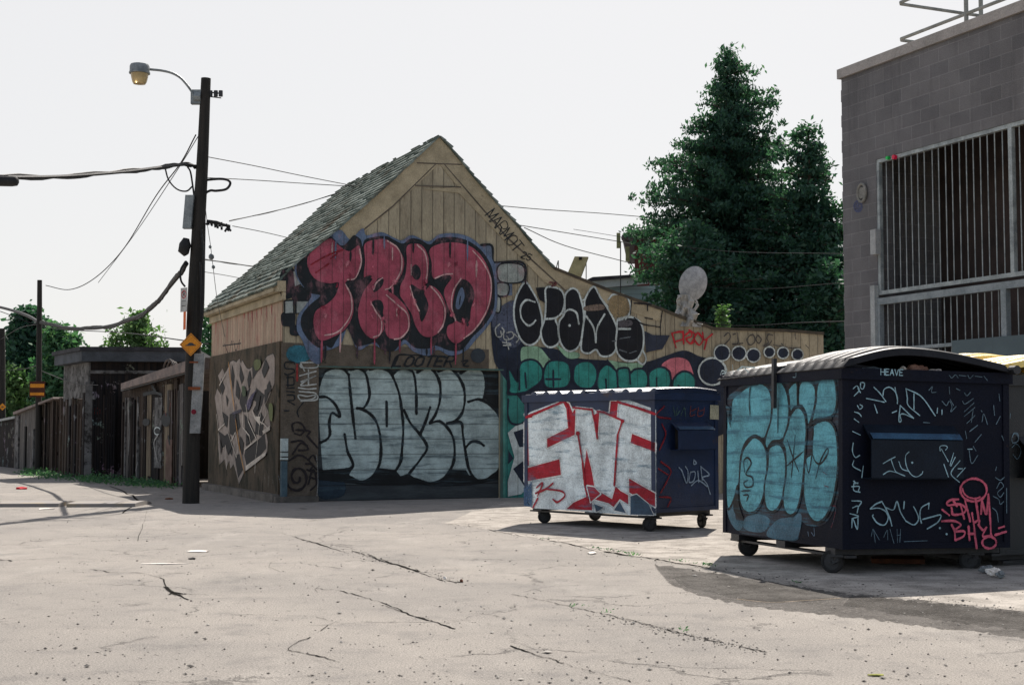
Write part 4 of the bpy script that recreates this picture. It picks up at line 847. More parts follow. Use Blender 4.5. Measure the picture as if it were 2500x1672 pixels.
pf.stroke(CY_, 3.0, "340,652 440,645 520,690 540,760 500,832 420,812 368,740 372,720;340,650 400,600 470,570;470,570 520,660 560,760 582,842;520,640 600,662 640,568 680,690 740,790;740,790 830,832 882,770 860,690 828,630;722,570 715,650;1000,588 995,652;1000,588 915,640 898,730 915,812;930,770 1040,740 1132,722 1100,800 980,877")
pf.stroke(CD, 1.7, "350,960 372,880 395,1030;372,880 440,1000;490,970 530,890 535,1000;560,880 605,1040;640,880 645,1030;680,880 670,1030;640,950 680,945;720,1020 980,1010", alpha=.7)
pf.stroke(CY_, 2.6, "130,562 235,570 208,625;140,640 200,622 190,700;110,705 205,735 130,762;130,862 140,760 192,882 200,750;130,402 212,402 200,460;160,340 150,440 222,465;150,370 200,360", alpha=.9)
pf.stroke(CD, 2.0, "1745,300 1800,330 1845,298;1760,420 1800,352 1835,400 1770,470 1800,520 1840,470;1720,510 1780,545 1800,600 1838,570;1710,640 1760,690 1778,800;1870,420 1872,700", alpha=.85)
pf.disc(CY_, (1120, 868), 9); pf.disc(CY_, (1195, 935), 9)
pf.piece('graffiti_tag', M['paint_plain'], d3, 'pale rounded tag below the fork pocket')
PKK = rgb(188, 84, 104, 1.2)
pf.circle(PKK, 5.4, (1498, 440), 148, 128, a0=-125, a1=235); pf.circle(PKK, 4, (1505, 425), 130, 110, a0=60, a1=180)
pf.stroke(PKK, 5.2, "1325,545 1250,550 1198,585 1220,612 1330,600 1405,640 1385,700 1270,715 1250,640;1270,560 1310,620;1350,600 1392,762;1402,560 1460,792;1520,540 1560,800;1480,700 1500,800 1555,780 1560,820;1590,560 1582,705;1590,560 1640,712 1662,490;1145,662 1222,722;1142,792 1230,785 1300,795 1352,835 1280,900 1392,905 1380,962 1290,1002;1250,830 1282,900 1290,1000;1440,850 1452,1002;1500,820 1512,950 1532,1092;1440,932 1512,930;1550,830 1600,890 1640,860;1640,860 1600,960 1700,950;1662,500 1680,720 1692,940;1740,945 1862,908;1782,868 1840,850")
pf.circle(PKK, 5.4, (1672, 1030), 78, 66)
pf.crop(2050, 840, .2169)
pf.build('graffiti_tag', M['paint_plain'], d3, 'pink tag with a ring on top')
ph = Decal(Plane(f3, 'y', -.0365), .0004, .0004); ph.crop(2050, 840, .2169)
ph.text(CY_, 2.0, "HEAVE", 462, 345, 40, 66, ang=2, gap=1.3, jit=.3); ph.stroke(CD, 1.6, "1230,350 1260,380 1300,345 1330,380;1340,350 1420,360;1440,350 1460,385 1500,350;1520,360 1600,370;1620,360 1660,410", alpha=.8)
ph.build('graffiti_tag', M['paint_plain'], d3, 'small pale block letters on the rim')
pq = Decal(Plane(f3, 'y', -.132), .0004, .0004)
pq.crop(2050, 840, .2169)
pq.stroke(CY_, 2.2, "490,1342 560,1300 625,1268;575,1290 610,1390 640,1440 735,1482;490,1465 560,1428 660,1450;665,1320 700,1400 780,1430;780,1210 740,1260 750,1370 800,1460 860,1492 920,1462 935,1432;1130,1200 1130,1150 1180,1140 1212,1160 1190,1192;1145,1180 1222,1320;1172,1350 1222,1492;1282,1222 1240,1362;1300,1270 1250,1370;1352,1310 1252,1450 1345,1552;1412,1390 1320,1492;1330,1400 1380,1400;1440,1180 1490,1180", alpha=.9)
pq.disc(CY_, (815, 1332), 9)
pq.build('graffiti_tag', M['paint_plain'], d3, 'pale scrawls on the fork pocket')
# rubbish showing below the raised lid
def rag(name, c, r, mat, seed, sq=(1, 1, .7)):
    rr = random.Random(seed); bm = B(); bmesh.ops.create_icosphere(bm, subdivisions=3, radius=1)
    ph_ = [rr.uniform(0, 6) for _ in range(9)]
    for v in bm.verts:
        n = v.co.normalized(); k = 1+.22*math.sin(4*n.x+ph_[0])+.2*math.sin(5*n.y+ph_[1])*math.sin(4*n.z+ph_[2])+.12*math.sin(11*n.x+ph_[3]+6*n.y)+.08*math.sin(17*n.z+ph_[4]+9*n.x)
        v.co = Vector((n.x*sq[0], n.y*sq[1], n.z*sq[2]))*k*r+Vector(c)
    return part(name, bm, mat)
def loc3(x, y, z): return f3.M @ Vector((x, y, z))
o = rag('rubbish_bag', loc3(W3*.22, .12, H3-.03), .10, weathered('pale_plastic', rgb(150, 165, 175), rgb(110, 125, 140), 9, rough=.35), 3, (1.5, .7, .5)); tag(o, 'crumpled bluish plastic bag at the left under the raised black lid', 'rubbish bag', 'rubbish in the large dumpster')
o = rag('crumpled_paper', loc3(W3*.38, .06, H3+.012), .035, weathered('white_paper', rgb(225, 215, 205), rgb(190, 180, 170), 9), 4); tag(o, 'white crumpled paper left of the pink one under the lid', 'rubbish', 'rubbish in the large dumpster')
o = rag('crumpled_cardboard', loc3(W3*.49, .12, H3+.012), .055, weathered('pink_paper', rgb(170, 130, 116), rgb(130, 96, 84), 9), 5, (1.5, .7, .9)); tag(o, 'pinkish brown crumpled cardboard sticking out under the lid', 'rubbish', 'rubbish in the large dumpster')
o = rag('crumpled_paper', loc3(W3*.575, .05, H3+.005), .038, weathered('white_paper_2', rgb(220, 208, 200), rgb(180, 170, 165), 9), 6, (1.2, .8, .6)); tag(o, 'white crumpled paper right of the pink one under the lid', 'rubbish', 'rubbish in the large dumpster')

# --- third container, mostly hidden, with the yellow lid
o4 = f3.M @ Vector((W3+.09, .22, 0)); f4 = Frame((o4.x, o4.y, 0), (f3.M.to_3x3() @ Vector((1, 0, 0))))
d4 = container(f4, 1.5, 1.95, H3-.03, .1, M['dark_steel'], 'dark dumpster with a bleached yellow ribbed lid at the right edge', 'dumpsters by the block building', pocket=(.2, 1.2, 1.15, 1.05, .78))
lid(d4, -.04, 1.54, -.05, .96, H3+.01, .13, .5, M['yellow_lid'], ribs=6); lid(d4, -.04, 1.54, 1.0, 2.0, H3+.03, .17, .5, M['yellow_lid'], ribs=6)
bm = B(); box(bm, .05, 1.45, .1, 1.85, 0, .043); part('base_frame', bm, M['black_metal'], d4)
d = Decal(Plane(f4, 'y', -.013), .0004, .0004); d.crop(2050, 840, .2169)
d.stroke(CD, 2, "1935,1060 1960,1010 2005,1030 2000,1090 1950,1112 1935,1060;1940,1160 1990,1120 2040,1200 2000,1290 1950,1240", alpha=.7)
d.build('graffiti_tag', M['paint_plain'], d4)

# ------------------------------------------------------------------ concrete block building on the right
bo = G(2069, 1237); BF = Frame(bo, -ALLEY)   # local x runs toward the viewer along the facade
BP = Plane(BF, 'y', 0.0)
def bp(s, c=0.0): pl = Plane(BF, 'y', c); return [pl.p2(u, v) for u, v in parse(s)]
def block_mat(name, c1, c2):
    t = NT(name); sx = t.n('ShaderNodeSeparateXYZ'); t.l(t.tc.outputs['Object'], sx.inputs[0]); cb = t.n('ShaderNodeCombineXYZ'); t.l(t.math('ADD', sx.outputs[0], sx.outputs[1]), cb.inputs[0]); t.l(sx.outputs[2], cb.inputs[1])
    br = t.n('ShaderNodeTexBrick'); br.offset = .5; t.l(cb.outputs[0], br.inputs['Vector']); br.inputs['Scale'].default_value = 1; br.inputs['Brick Width'].default_value = .42; br.inputs['Row Height'].default_value = .205; br.inputs['Mortar Size'].default_value = .009; br.inputs['Mortar Smooth'].default_value = .3
    br.inputs['Color1'].default_value = c1; br.inputs['Color2'].default_value = c2; br.inputs['Mortar'].default_value = tuple(x*1.28 for x in c1[:3])+(1,); br.inputs['Bias'].default_value = -.25
    f = t.noise(60, 4, .8); a = t.noise(1.0, 5, .65)
    k = t.math('ADD', t.math('MULTIPLY', t.ss(f, .3, .7), .45), t.math('MULTIPLY', t.ss(a, .3, .7), .3)); k = t.math('ADD', k, .62); cc = t.n('ShaderNodeCombineColor')
    for i in range(3): t.l(k, cc.inputs[i])
    col = t.mix(1.0, br.outputs['Color'], cc.outputs[0], 'MULTIPLY'); col = t.mix(t.math('MULTIPLY', t.ss(t.noise(1.1, 6, .7, stretch=(3, 3, .35)), .5, .66), .4), col, tuple(x*.5 for x in c1[:3])+(1,))
    return t.pbr(col, .9, 0, t.bump(t.math('SUBTRACT', t.math('MULTIPLY', f, .5), br.outputs['Fac']), .55, .012), spec=.2)
M['block'] = block_mat('grey_concrete_block', rgb(116, 113, 113, 1.0), rgb(104, 102, 103, 1.0))
bld = thing('block_building', BF, 'grey concrete block building with barred openings and a metal coping', 'building')
XL = 9.0
tz = bp("2069,188")[0][1]; ux0 = bp("2140,500")[0][0]; utop = bp("2142,389")[0][1]
bm = B()
slab(bm, [(0, -.05), (ux0, -.05), (ux0, utop), (XL, utop), (XL, tz), (0, tz)], 0, .3)
# toothed edge: every other course steps out a little
z = 0.1; k = 0
while z < tz-.2:
    box(bm, -.022 if k % 2 else -.008, -.0005, .004, .29, z+.006, z+.199); z += .205; k += 1
part('wall', bm, M['block'], bld)
bm = B(); box(bm, .02, XL, .301, 6, tz-.25, tz-.05); box(bm, .0, .28, .301, 6, -.05, tz-.26); box(bm, XL-.3, XL, .301, 6, -.05, tz-.26); part('side_wall', bm, M['block'], bld)
bm = B(); box(bm, -.05, XL+.05, -.05, .35, tz+.001, tz+.155); box(bm, -.05, .3, .351, 6, tz+.001, tz+.155); part('coping', bm, weathered('pale_metal_coping', rgb(166, 158, 152), rgb(142, 136, 130), 2, rough=.6), bld, bevel=.01)
bm = B(); box(bm, .281, XL-.301, 1.7, 1.75, -.05, tz-.26); box(bm, .281, XL-.301, .3, 1.7, -.04, .0); part('recess', bm, weathered('recess_paint', rgb(84, 72, 68, .9), rgb(62, 54, 52, .9), 1.2), bld)
def beam(bm, pts, w, c0, c1): slab(bm, pts, c0, c1)
# upper bars
gate = None
zr = bp("2142,716")[0][1]; zl = bp("2145,729")[0][1]
bm = B(); xr = bp("2465,400")[0][0]; b0, b1 = .02, .06
box(bm, ux0+.002, XL-.01, b0-.01, b1+.01, zr-.03, zr+.03); box(bm, ux0+.002, XL-.01, b0-.01, b1+.01, utop-.06, utop-.003); box(bm, ux0+.003, ux0+.06, b0-.012, b1+.012, zr+.031, utop-.061)
x = xr
while x < XL: box(bm, x-.035, x+.035, b0-.012, b1+.012, zr+.031, utop-.061); x += 3.2
part('upper_frame', bm, M['bar_metal'], bld)
def bar(name, x, za, zb, r=.0085):
    bm = B(); tube(bm, [(x, .04, za), (x, .04, zb)], r, 6); return part(name, bm, M['bar_metal'], bld)
ubars = [2161+0, 2177, 2192, 2207, 2222, 2237.5, 2254, 2273.5, 2289, 2306, 2322, 2340, 2357, 2374, 2391.5, 2409, 2427, 2446, 2488]
for u in ubars: bar('bar', BP.p2(u, 550)[0], zr+.025, utop-.055)
x = BP.p2(2488, 550)[0]+.2
for k in range(8): bar('bar', x+k*.19, zr+.025, utop-.055)
bm = B(); box(bm, ux0+.002, XL-.01, -.03, .05, zl-.10, zl-.0); 
for u in (2147, 2455): xx = BP.p2(u, 800)[0]; box(bm, xx-.05, xx+.05, -.032, .052, 0, zl-.101)
zm = bp("2300,843")[0][1]; xm = BP.p2(2331, 840)[0]; box(bm, ux0+.06, xm, -.02, .03, zm-.025, zm+.025)
part('gate_frame', bm, weathered('grey_gate_paint', rgb(150, 156, 158), rgb(120, 128, 130), 4, rough=.5), bld)
for u in (2163, 2179, 2194, 2208, 2223, 2238, 2253, 2269, 2285, 2301, 2317, 2332, 2351, 2367, 2383, 2400, 2417, 2434, 2481): bar('gate_bar', BP.p2(u, 780)[0], .1, zl-.105)
x = BP.p2(2481, 780)[0]+.2
for k in range(6): bar('gate_bar', x+k*.19, .1, zl-.105)
zp = bp("2400,826")[0][1]; bm = B(); box(bm, xm+.01, XL-.02, -.06, -.033, .1, zp); t = NT('blue_grey_panel'); g = t.groove('X', 1.12, .008); pm = t.pbr(t.mix(t.ss(t.noise(1.5, 5, .6), .3, .7), rgb(92, 108, 112), rgb(80, 94, 98)), .6, 0, t.bump(t.math('SUBTRACT', 0.0, g), .5, .01)); part('gate_panel', bm, pm, bld)
bm = B(); p0 = bp("2124,698", -.08)[0]; p1 = bp("2137,850", -.08)[0]; box(bm, p0[0], p1[0], -.08, -.002, .2, p0[1]); part('gate_post', bm, weathered('white_post', rgb(176, 178, 176), rgb(150, 152, 150), 4), bld, bevel=.01)
bm = B(); p0 = bp("2124,562", -.1)[0]; p1 = bp("2138,620", -.1)[0]; box(bm, p0[0], p1[0], -.1, -.002, p1[1], p0[1]); part('junction_box', bm, weathered('white_box', rgb(182, 182, 178), rgb(160, 160, 158), 4), bld, bevel=.01)
bm = B(); c_ = bp("2102,471", -.05)[0]; n = 20
tube(bm, [(c_[0]+.10*math.cos(2*math.pi*k/n), -.04, c_[1]+.14*math.sin(2*math.pi*k/n)) for k in range(n+1)], .022, 6, cap=False); tube(bm, [(c_[0], -.002, c_[1]), (c_[0], -.04, c_[1])], .09, 14)
part('wall_ring', bm, weathered('ring_paint', rgb(150, 146, 138), rgb(120, 118, 112), 5), bld, smooth=True)
d = Decal(BP, .002, .0005); d.circle(rgb(74, 80, 112), 4, (2095, 504), 10, 13); d.disc(rgb(80, 84, 110), (2095, 504), 9, 12, alpha=.5); d.build('paint_mark', M['paint_plain'], bld)
bm = B(); q = bp("2183,384", -.03)[0]; tube(bm, [(q[0], -.05, q[1]), (q[0], .0, q[1])], .035, 10); part('red_disc', bm, weathered('red_plastic', rgb(210, 30, 70, 1.2), rgb(190, 24, 60, 1.2), 4, rough=.3), bld)  # small red disc on the wall
bm = B(); q = bp("2167,386", -.03)[0]; tube(bm, [(q[0], -.05, q[1]), (q[0], .0, q[1])], .028, 10); part('green_disc', bm, weathered('green_plastic', rgb(40, 190, 90, 1.2), rgb(30, 160, 70, 1.2), 4, rough=.3), bld)  # small green disc beside the red one
# pipe railing on the roof
RPc = .55; RP = Plane(BF, 'y', RPc); rm = weathered('pipe_rail', rgb(150, 150, 142), rgb(120, 122, 116), 5, rough=.5)
ra = RP.p2(2194, 98); rb = RP.p2(2196, 8)
rr_ = thing('pipe_railing', (BF.M @ Vector((ra[0], RPc, tz+.2))), 'thin metal pipe guard rail on the roof of the block building', 'railing')
def W_(x, y, z): return BF.M @ Vector((x, y, z)) - rr_.location
rr_.rotation_euler = (0, 0, 0)
for zz, nm in ((ra[1], 'rail'), (rb[1], 'rail')):
    bm = B(); tube(bm, [W_(ra[0]+7, RPc, zz), W_(ra[0]+.06, RPc, zz), W_(ra[0], RPc+.05, zz), W_(ra[0], RPc+4, zz)], .028, 8); part(nm, bm, rm, rr_)
for u, yy in ((2359, RPc), (2395, RPc+.5)):
    bm = B(); x_ = Plane(BF, 'y', yy).p2(u, 40)[0]; tube(bm, [W_(x_, yy, tz-.05), W_(x_, yy, rb[1]+.8)], .034, 8); part('rail_post', bm, rm, rr_)

# ------------------------------------------------------------------ alley sheds and fences on the left
sA = G(440, 1187); sB = G(60, 1146); sdir = (sA-sB); SF = Frame(sB, sdir); SP_ = Plane(SF, 'y', 0.0)
def sp(s, c=0.0):
    pl = Plane(SF, 'y', c); return [pl.p2(.319*a, 760+.319*b) for a, b in parse(s)]
def old_wood(name, c1, c2, c3, ax='X', spc=.16):
    t = NT(name); g = t.groove(ax, spc, .010); bd_ = t.n('ShaderNodeTexWhiteNoise', noise_dimensions='1D')
    t.l(t.math('FLOOR', t.math('DIVIDE', t.math('ADD', t.xyz(ax), 100*spc), spc)), bd_.inputs['W'])
    st = (7, 7, .35) ; a = t.noise(1.6, 6, .7, stretch=st); f = t.noise(40, 3, .8, stretch=(1, 1, .2))
    col = t.mix(bd_.outputs[0], c1, c2); col = t.mix(t.ss(a, .4, .62), col, c3)
    gr = t.noise(2.4, 5, .75); n2 = t.n('ShaderNodeTexNoise'); n2.inputs['Scale'].default_value = 1.1; t.l(t.tc.outputs['Object'], n2.inputs['Vector'])
    col = t.mix(t.math('MULTIPLY', t.ss(gr, .58, .62), .55), col, t.mix(.6, n2.outputs['Color'], (.12, .12, .12, 1)))
    col = t.mix(1, col, t.mix(f, (.55, .55, .55, 1), (1.5, 1.5, 1.5, 1)), 'MULTIPLY'); col = t.mix(t.math('MULTIPLY', g, .85), col, (.01, .01, .01, 1))
    return t.pbr(col, .9, 0, t.bump(t.math('SUBTRACT', f, g), .6, .012), spec=.15)
M['shed_dark'] = old_wood('dark_weathered_boards', rgb(38, 33, 32), rgb(54, 46, 42), rgb(28, 28, 30))
M['shed_brown'] = old_wood('brown_boards', rgb(62, 50, 42), rgb(42, 36, 32), rgb(80, 70, 62))
M['shed_grey'] = old_wood('grey_boards', rgb(90, 86, 84), rgb(58, 56, 56), rgb(118, 112, 106))
M['shed_pale'] = weathered('peeling_pale_paint', rgb(124, 122, 120), rgb(70, 68, 66), 2.2, c3=rgb(38, 34, 32), thr=.5, bump=.5, dist=.01)
M['shed_tan'] = weathered('worn_tan_boards', rgb(136, 122, 100), rgb(84, 72, 60), 1.6, streak=(5, 5, .4), c3=rgb(46, 40, 36), thr=.52)
M['tar_roof'] = weathered('tar_roof', rgb(44, 44, 48), rgb(62, 62, 66), 3)
M['pale_roof'] = weathered('grey_pink_roofing', rgb(140, 124, 116), rgb(104, 96, 92), 3, c3=rgb(70, 64, 60))
def sbox(name, mat, s, y0, y1, parent, lab=None):
    P = sp(s); bm = B(); slab(bm, P, y0, y1); return part(name, bm, mat, parent, label=lab)
def srect(bm, a0, b0, a1, b1, y0, y1, down=None):
    """pixel rectangle in crop coordinates on plane y0 (down: to ground)"""
    pl = Plane(SF, 'y', y0); x0, zt = pl.p2(.319*a0, 760+.319*b0); x1, zb = pl.p2(.319*a1, 760+.319*b1)
    if down: zb = -.02
    box(bm, min(x0, x1), max(x0, x1), y0, y1, zb, zt)
# shed A beside the garage: lean-to with sloping pale roof
shA = thing('lean_to_shed', Frame(G(300, 1172), sdir), 'patched lean-to shed with sloping pale roof edge, right behind the utility pole', 'shed')
shA.matrix_world = SF.M
zA0 = sp("935,600")[0]; zA1 = sp("1445,470")[0]
bm = B(); slab(bm, [(zA0[0], -.03), (zA1[0], -.03), (zA1[0], zA1[1]), (zA0[0], zA0[1])], 0, .1); slab(bm, [(.1, -.03), (4.5, -.03), (4.5, zA0[1]), (.1, zA0[1])], zA0[0], zA0[0]+.1, 'x'); part('wall', bm, M['shed_brown'], shA)
bm = B(); P = sp("925,552 1500,352 1500,440 925,598", -.25); slab(bm, P, -.25, 4.5); part('roof', bm, M['pale_roof'], shA, bevel=.02)
bm = B(); P = sp("925,598 1500,440 1500,456 925,612", -.2); slab(bm, P, -.2, -.12); part('gutter', bm, M['black_metal'], shA)
for (a0, b0, a1, mt, nm) in ((1262, 560, 1322, 'shed_tan', 'post'), (1050, 700, 1068, 'shed_pale', 'door_jamb'), (1335, 520, 1365, 'shed_brown', 'post'), (1370, 560, 1402, 'shed_grey', 'post'), (975, 660, 1000, 'shed_grey', 'post')):
    bm = B(); srect(bm, a0, b0, a1, 0, -.05, -.002, True); part(nm, bm, M[mt], shA)
bm = B(); srect(bm, 1075, 640, 1230, 0, -.03, -.002, True); dA = part('door', bm, M['shed_dark'], shA)
bm = B(); srect(bm, 1185, 660, 1232, 1200, -.045, -.031); part('door_panel', bm, M['shed_pale'], dA)
bm = B(); srect(bm, 1135, 640, 1148, 1260, -.05, -.031); part('door_strip', bm, M['shed_tan'], dA)
bm = B(); srect(bm, 1270, 980, 1330, 0, -.07, -.052, True); part('leaning_board', bm, weathered('pinkish_board', rgb(120, 96, 86), rgb(92, 72, 62), 4), shA)
d = Decal(Plane(SF, 'y', -.07), .002, .001); d.crop(0, 760, .319)
d.disc(BLK, (1118, 848), 26); d.disc(BLK, (1270, 830), 34, 50); d.disc(BLK, (1208, 912), 20); d.circle(GW, 3, (1205, 915), 24, 28, a0=60, a1=330)
d.stroke(rgb(150, 148, 144), 5, "1215,940 1180,1000 1190,1080 1210,1160;980,700 990,900 985,1100;1055,1150 1040,1220;1058,700 1060,800", alpha=.7, taper=True); d.stroke(BLK, 9, "1240,640 1180,620 1100,635;1290,960 1300,1010;1160,560 1190,610", alpha=.9)
d.stroke(rgb(120, 30, 36), 3, "1265,760 1275,800;1310,700 1300,760", alpha=.6)
d.build('graffiti_scrawl', M['paint_plain'], shA)
rr = random.Random(11)
for k in range(22):   # odd boards nailed over the wall
    a0 = 940+k*21+rr.uniform(-6, 6); w_ = rr.uniform(6, 20); b0 = 640+rr.uniform(-10, 60)-(a0-940)*.2
    if 1130 < a0 < 1240: continue
    bm = B(); srect(bm, a0, b0, a0+w_, 0 if rr.random() < .7 else rr.uniform(900, 1200), -.03-.002*k, -.002-.002*k+.001, True) if rr.random() < .7 else srect(bm, a0, b0, a0+w_, rr.uniform(850, 1200), -.03-.002*k, -.001-.002*k)
    part('nailed_board', bm, M[rr.choice(['shed_dark', 'shed_grey', 'shed_brown', 'shed_pale', 'shed_dark', 'shed_tan'])], shA)
# coiled hose lying on the roof of shed A
bm = B(); c_ = Plane(SF, 'y', .1).p2(.319*1290, 760+.319*420)
for j in range(3): tube(bm, [(c_[0]+(.38-.05*j)*math.cos(R(10*k))+.04*j, .1+.05*j, c_[1]-.12+(.24-.03*j)*math.sin(R(10*k))+.3*.1) for k in range(0, 19)], .022, 6)
o = part('coiled_hose', bm, weathered('old_hose', rgb(96, 88, 84), rgb(60, 56, 54), 8)); o.matrix_world = SF.M; tag(o, 'stiff grey hose arched on the pale roof of the lean-to shed', 'hose')
# shed B: flat roofed, its near side faces the viewer
nb = G(.319*690, 1168); bfr = Frame(nb, (1, .12)); shB = thing('flat_roofed_shed', bfr, 'dark shed with flat tar roof, grey fascia and white pier behind the lean-to', 'shed')
yB = nb.y
def bw(s, c=0.0): pl = Plane(bfr, 'y', c); return [pl.p2(.319*a, 760+.319*b) for a, b in parse(s)]
rt = bw("650,305")[0][1]; xr_ = bw("1500,305")[0][0]; fb = bw("700,385")[0][1]; xl = bw("640,305")[0][0]
ad = ray(-821, HZ); ad.z = 0; ad.normalize(); adl = bfr.I.to_3x3() @ ad
LB = 2.7
bm = B()
def prism(bm, pts, z0, z1):
    A = [bm.verts.new((p[0], p[1], z0)) for p in pts]; Bv = [bm.verts.new((p[0], p[1], z1 if not callable(z1) else z1(p))) for p in pts]; n = len(pts)
    bm.faces.new(A[::-1]); bm.faces.new(Bv)
    for i in range(n): bm.faces.new([A[i], A[(i+1) % n], Bv[(i+1) % n], Bv[i]])
def run(x, y, k): return (x+adl.x*k, y+adl.y*k)
pr_ = [(xl, -.25), (xr_, -.25), (xr_, LB+2), run(xl, -.25, LB+.2)]
prism(bm, pr_, fb, rt); part('fascia', bm, weathered('blue_grey_fascia', rgb(82, 86, 92), rgb(58, 62, 66), 2), shB)
bm = B(); prism(bm, [(xl-.04, -.3), (xr_, -.3), (xr_, LB+2), run(xl-.04, -.3, LB+.3)], rt+.002, rt+.10); part('roof', bm, M['tar_roof'], shB)
wl = bw("690,600")[0][0]; wr2 = bw("940,600")[0][0]
bm = B(); prism(bm, [(wl, .0), (xr_, .0), (xr_, .12), (wl, .12)], -.02, fb+.03); part('wall', bm, M['shed_dark'], shB)
bm = B(); prism(bm, [(wl, -.05), (xr_, -.05), (xr_, -.01), (wl, -.01)], fb-.30, fb-.22); part('trim_strip', bm, M['shed_pale'], shB)
bm = B(); q0 = run(wl, 0, .3); q1 = run(wl, 0, 1.35); q2 = run(wl, 0, LB)
prism(bm, [run(wl-.1, -.1, 0), (wl+.1, -.1), (wl+.1, .15), run(wl-.1, .1, 0)], -.02, fb-.5)
prism(bm, [run(wl-.02, 0, 1.9), run(wl+.15, 0, 1.9), run(wl+.15, 0, LB), run(wl-.02, 0, LB)], -.02, fb-.01)
prism(bm, [run(wl-.02, 0, .1), run(wl+.15, 0, .1), run(wl+.15, 0, 1.895), run(wl-.02, 0, 1.895)], fb-.9, fb-.01)
part('pier', bm, M['shed_pale'], shB)
bm = B(); prism(bm, [run(wl+.06, 0, .1), run(wl+.16, 0, .1), run(wl+.16, 0, 1.88), run(wl+.06, 0, 1.88)], -.02, fb-.92); part('door', bm, M['shed_brown'], shB)
d = Decal(Plane(bfr, 'y', -.01), .003, .001); d.crop(0, 760, .319); d.stroke(rgb(128, 34, 32), 4, "715,760 740,740 770,765 740,790 720,770 780,780;730,740 750,800", alpha=.8)
d.stroke(rgb(90, 104, 100), 3, "720,840 760,880 730,940 770,980;750,860 720,920;800,900 830,1000;740,1000 700,1090", alpha=.4); d.build('graffiti_tag', M['paint_plain'], shB)
rr = random.Random(5)
for k in range(9):
    f0 = .02+k*.3; zt_ = fb-rr.uniform(.75, 1.5); bm = B(); prism(bm, [run(wl-.06, 0, f0), run(wl-.025, 0, f0), run(wl-.025, 0, f0+rr.uniform(.06, .22)), run(wl-.06, 0, f0+rr.uniform(.06, .2))], -.02, zt_)
    part('nailed_board', bm, M[rr.choice(['shed_dark', 'shed_brown', 'shed_pale', 'shed_dark', 'shed_brown'])], shB)
bm = B(); x0 = bw("720,1000")[0][0]; x1 = bw("900,1000")[0][0]; z1 = bw("780,560")[0][1]
for k in range(9): xx = x0+(x1-x0)*k/9; box(bm, xx, xx+(x1-x0)/9-.015, -.34, -.31, -.02, z1+random.uniform(-.06, .03)-(.25 if k > 3 else 0))
box(bm, x0, x1, -.309, -.28, .4, .5); box(bm, x0, x1, -.309, -.28, 1.5, 1.6)
o = part('board_fence', bm, M['shed_dark']); o.matrix_world = bfr.M; tag(o, 'dark scribbled plank fence in the recess between the two sheds', 'fence')
# board fence C and farther sheds D, E
bm = B(); 
def fz(a, b): return sp(f"{a},{b}")[0]
x0, z0 = fz(300, 705); x1, z1 = fz(495, 655); n = 13
for k in range(n):
    xa = x0+(x1-x0)*k/n; xb = x0+(x1-x0)*(k+1)/n-.02; zt = z0+(z1-z0)*k/n+random.uniform(-.04, .04); yy = random.uniform(0, .03)+(.05 if k % 4 else 0); box(bm, xa, xb, yy, yy+.03, -.02, zt)
box(bm, x0, x1, .081, .12, .5, .6); box(bm, x0, x1, .081, .12, z0-.5, z0-.4)
for k in (0, 4, 8, 12): xa = x0+(x1-x0)*k/n; box(bm, xa, xa+.1, -.06, -.001, -.02, z0+(z1-z0)*k/n-.02)
o = part('board_fence', bm, M['shed_brown']); o.matrix_world = SF.M; tag(o, 'tall brown board fence running along the alley left of the flat-roofed shed', 'fence')
shD = thing('alley_shed', SF, 'low pale-fronted shed with a slanting roof edge behind the second utility pole', 'shed')
bm = B(); P = sp("110,800 250,740 300,705 300,0")[0:3]; xa, xb = P[0][0], P[2][0]
slab(bm, [(xa, -.02), (xb, -.02), (xb, P[2][1]), (xa, P[0][1])], .02, 3); part('wall', bm, M['shed_grey'], shD)
bm = B(); slab(bm, sp("100,770 405,655 408,668 100,792", -.1), -.1, 3.1); part('roof', bm, M['pale_roof'], shD)
for a0, a1, mt, b0 in ((118, 160, 'shed_pale', 800), (186, 214, 'dark', 880), (250, 275, 'shed_pale', 900)):
    bm = B(); srect(bm, a0, b0, a1, 0, -.03, .018, True); part('door' if mt == 'dark' else 'panel', bm, M[mt], shD)
shE = thing('alley_shed', SF, 'farthest small shed at the left edge with a pale tin roof', 'shed')
bm = B(); xa = fz(-120, 830)[0]; xb, zb = fz(108, 815); slab(bm, [(xa, -.02), (xb, -.02), (xb, zb), (xa, zb-.1)], .1, 3); part('wall', bm, M['shed_dark'], shE)
bm = B(); slab(bm, sp("-130,850 112,800 112,818 -130,866", 0), 0, 3.1); part('roof', bm, M['galv'], shE)
shG = thing('distant_garage', Frame(at(20, 1100, 62), (1, .2)), 'distant pale flat-topped garage between the first and second utility pole', 'garage')
g0 = at(22, 1000, 62); bm = B(); iv = shG.matrix_world.inverted(); a = iv @ at(24, 992, 62); b = iv @ at(82, 988, 62); zb_ = iv @ at(24, 1130, 62)
box(bm, a.x, b.x, 0, 4, zb_.z-1.5, a.z-.2); part('wall', bm, M['shed_pale'], shG)
bm = B(); box(bm, a.x-.1, b.x+.1, -.1, 4.1, a.z-.195, a.z+.1); part('roof', bm, M['galv'], shG)

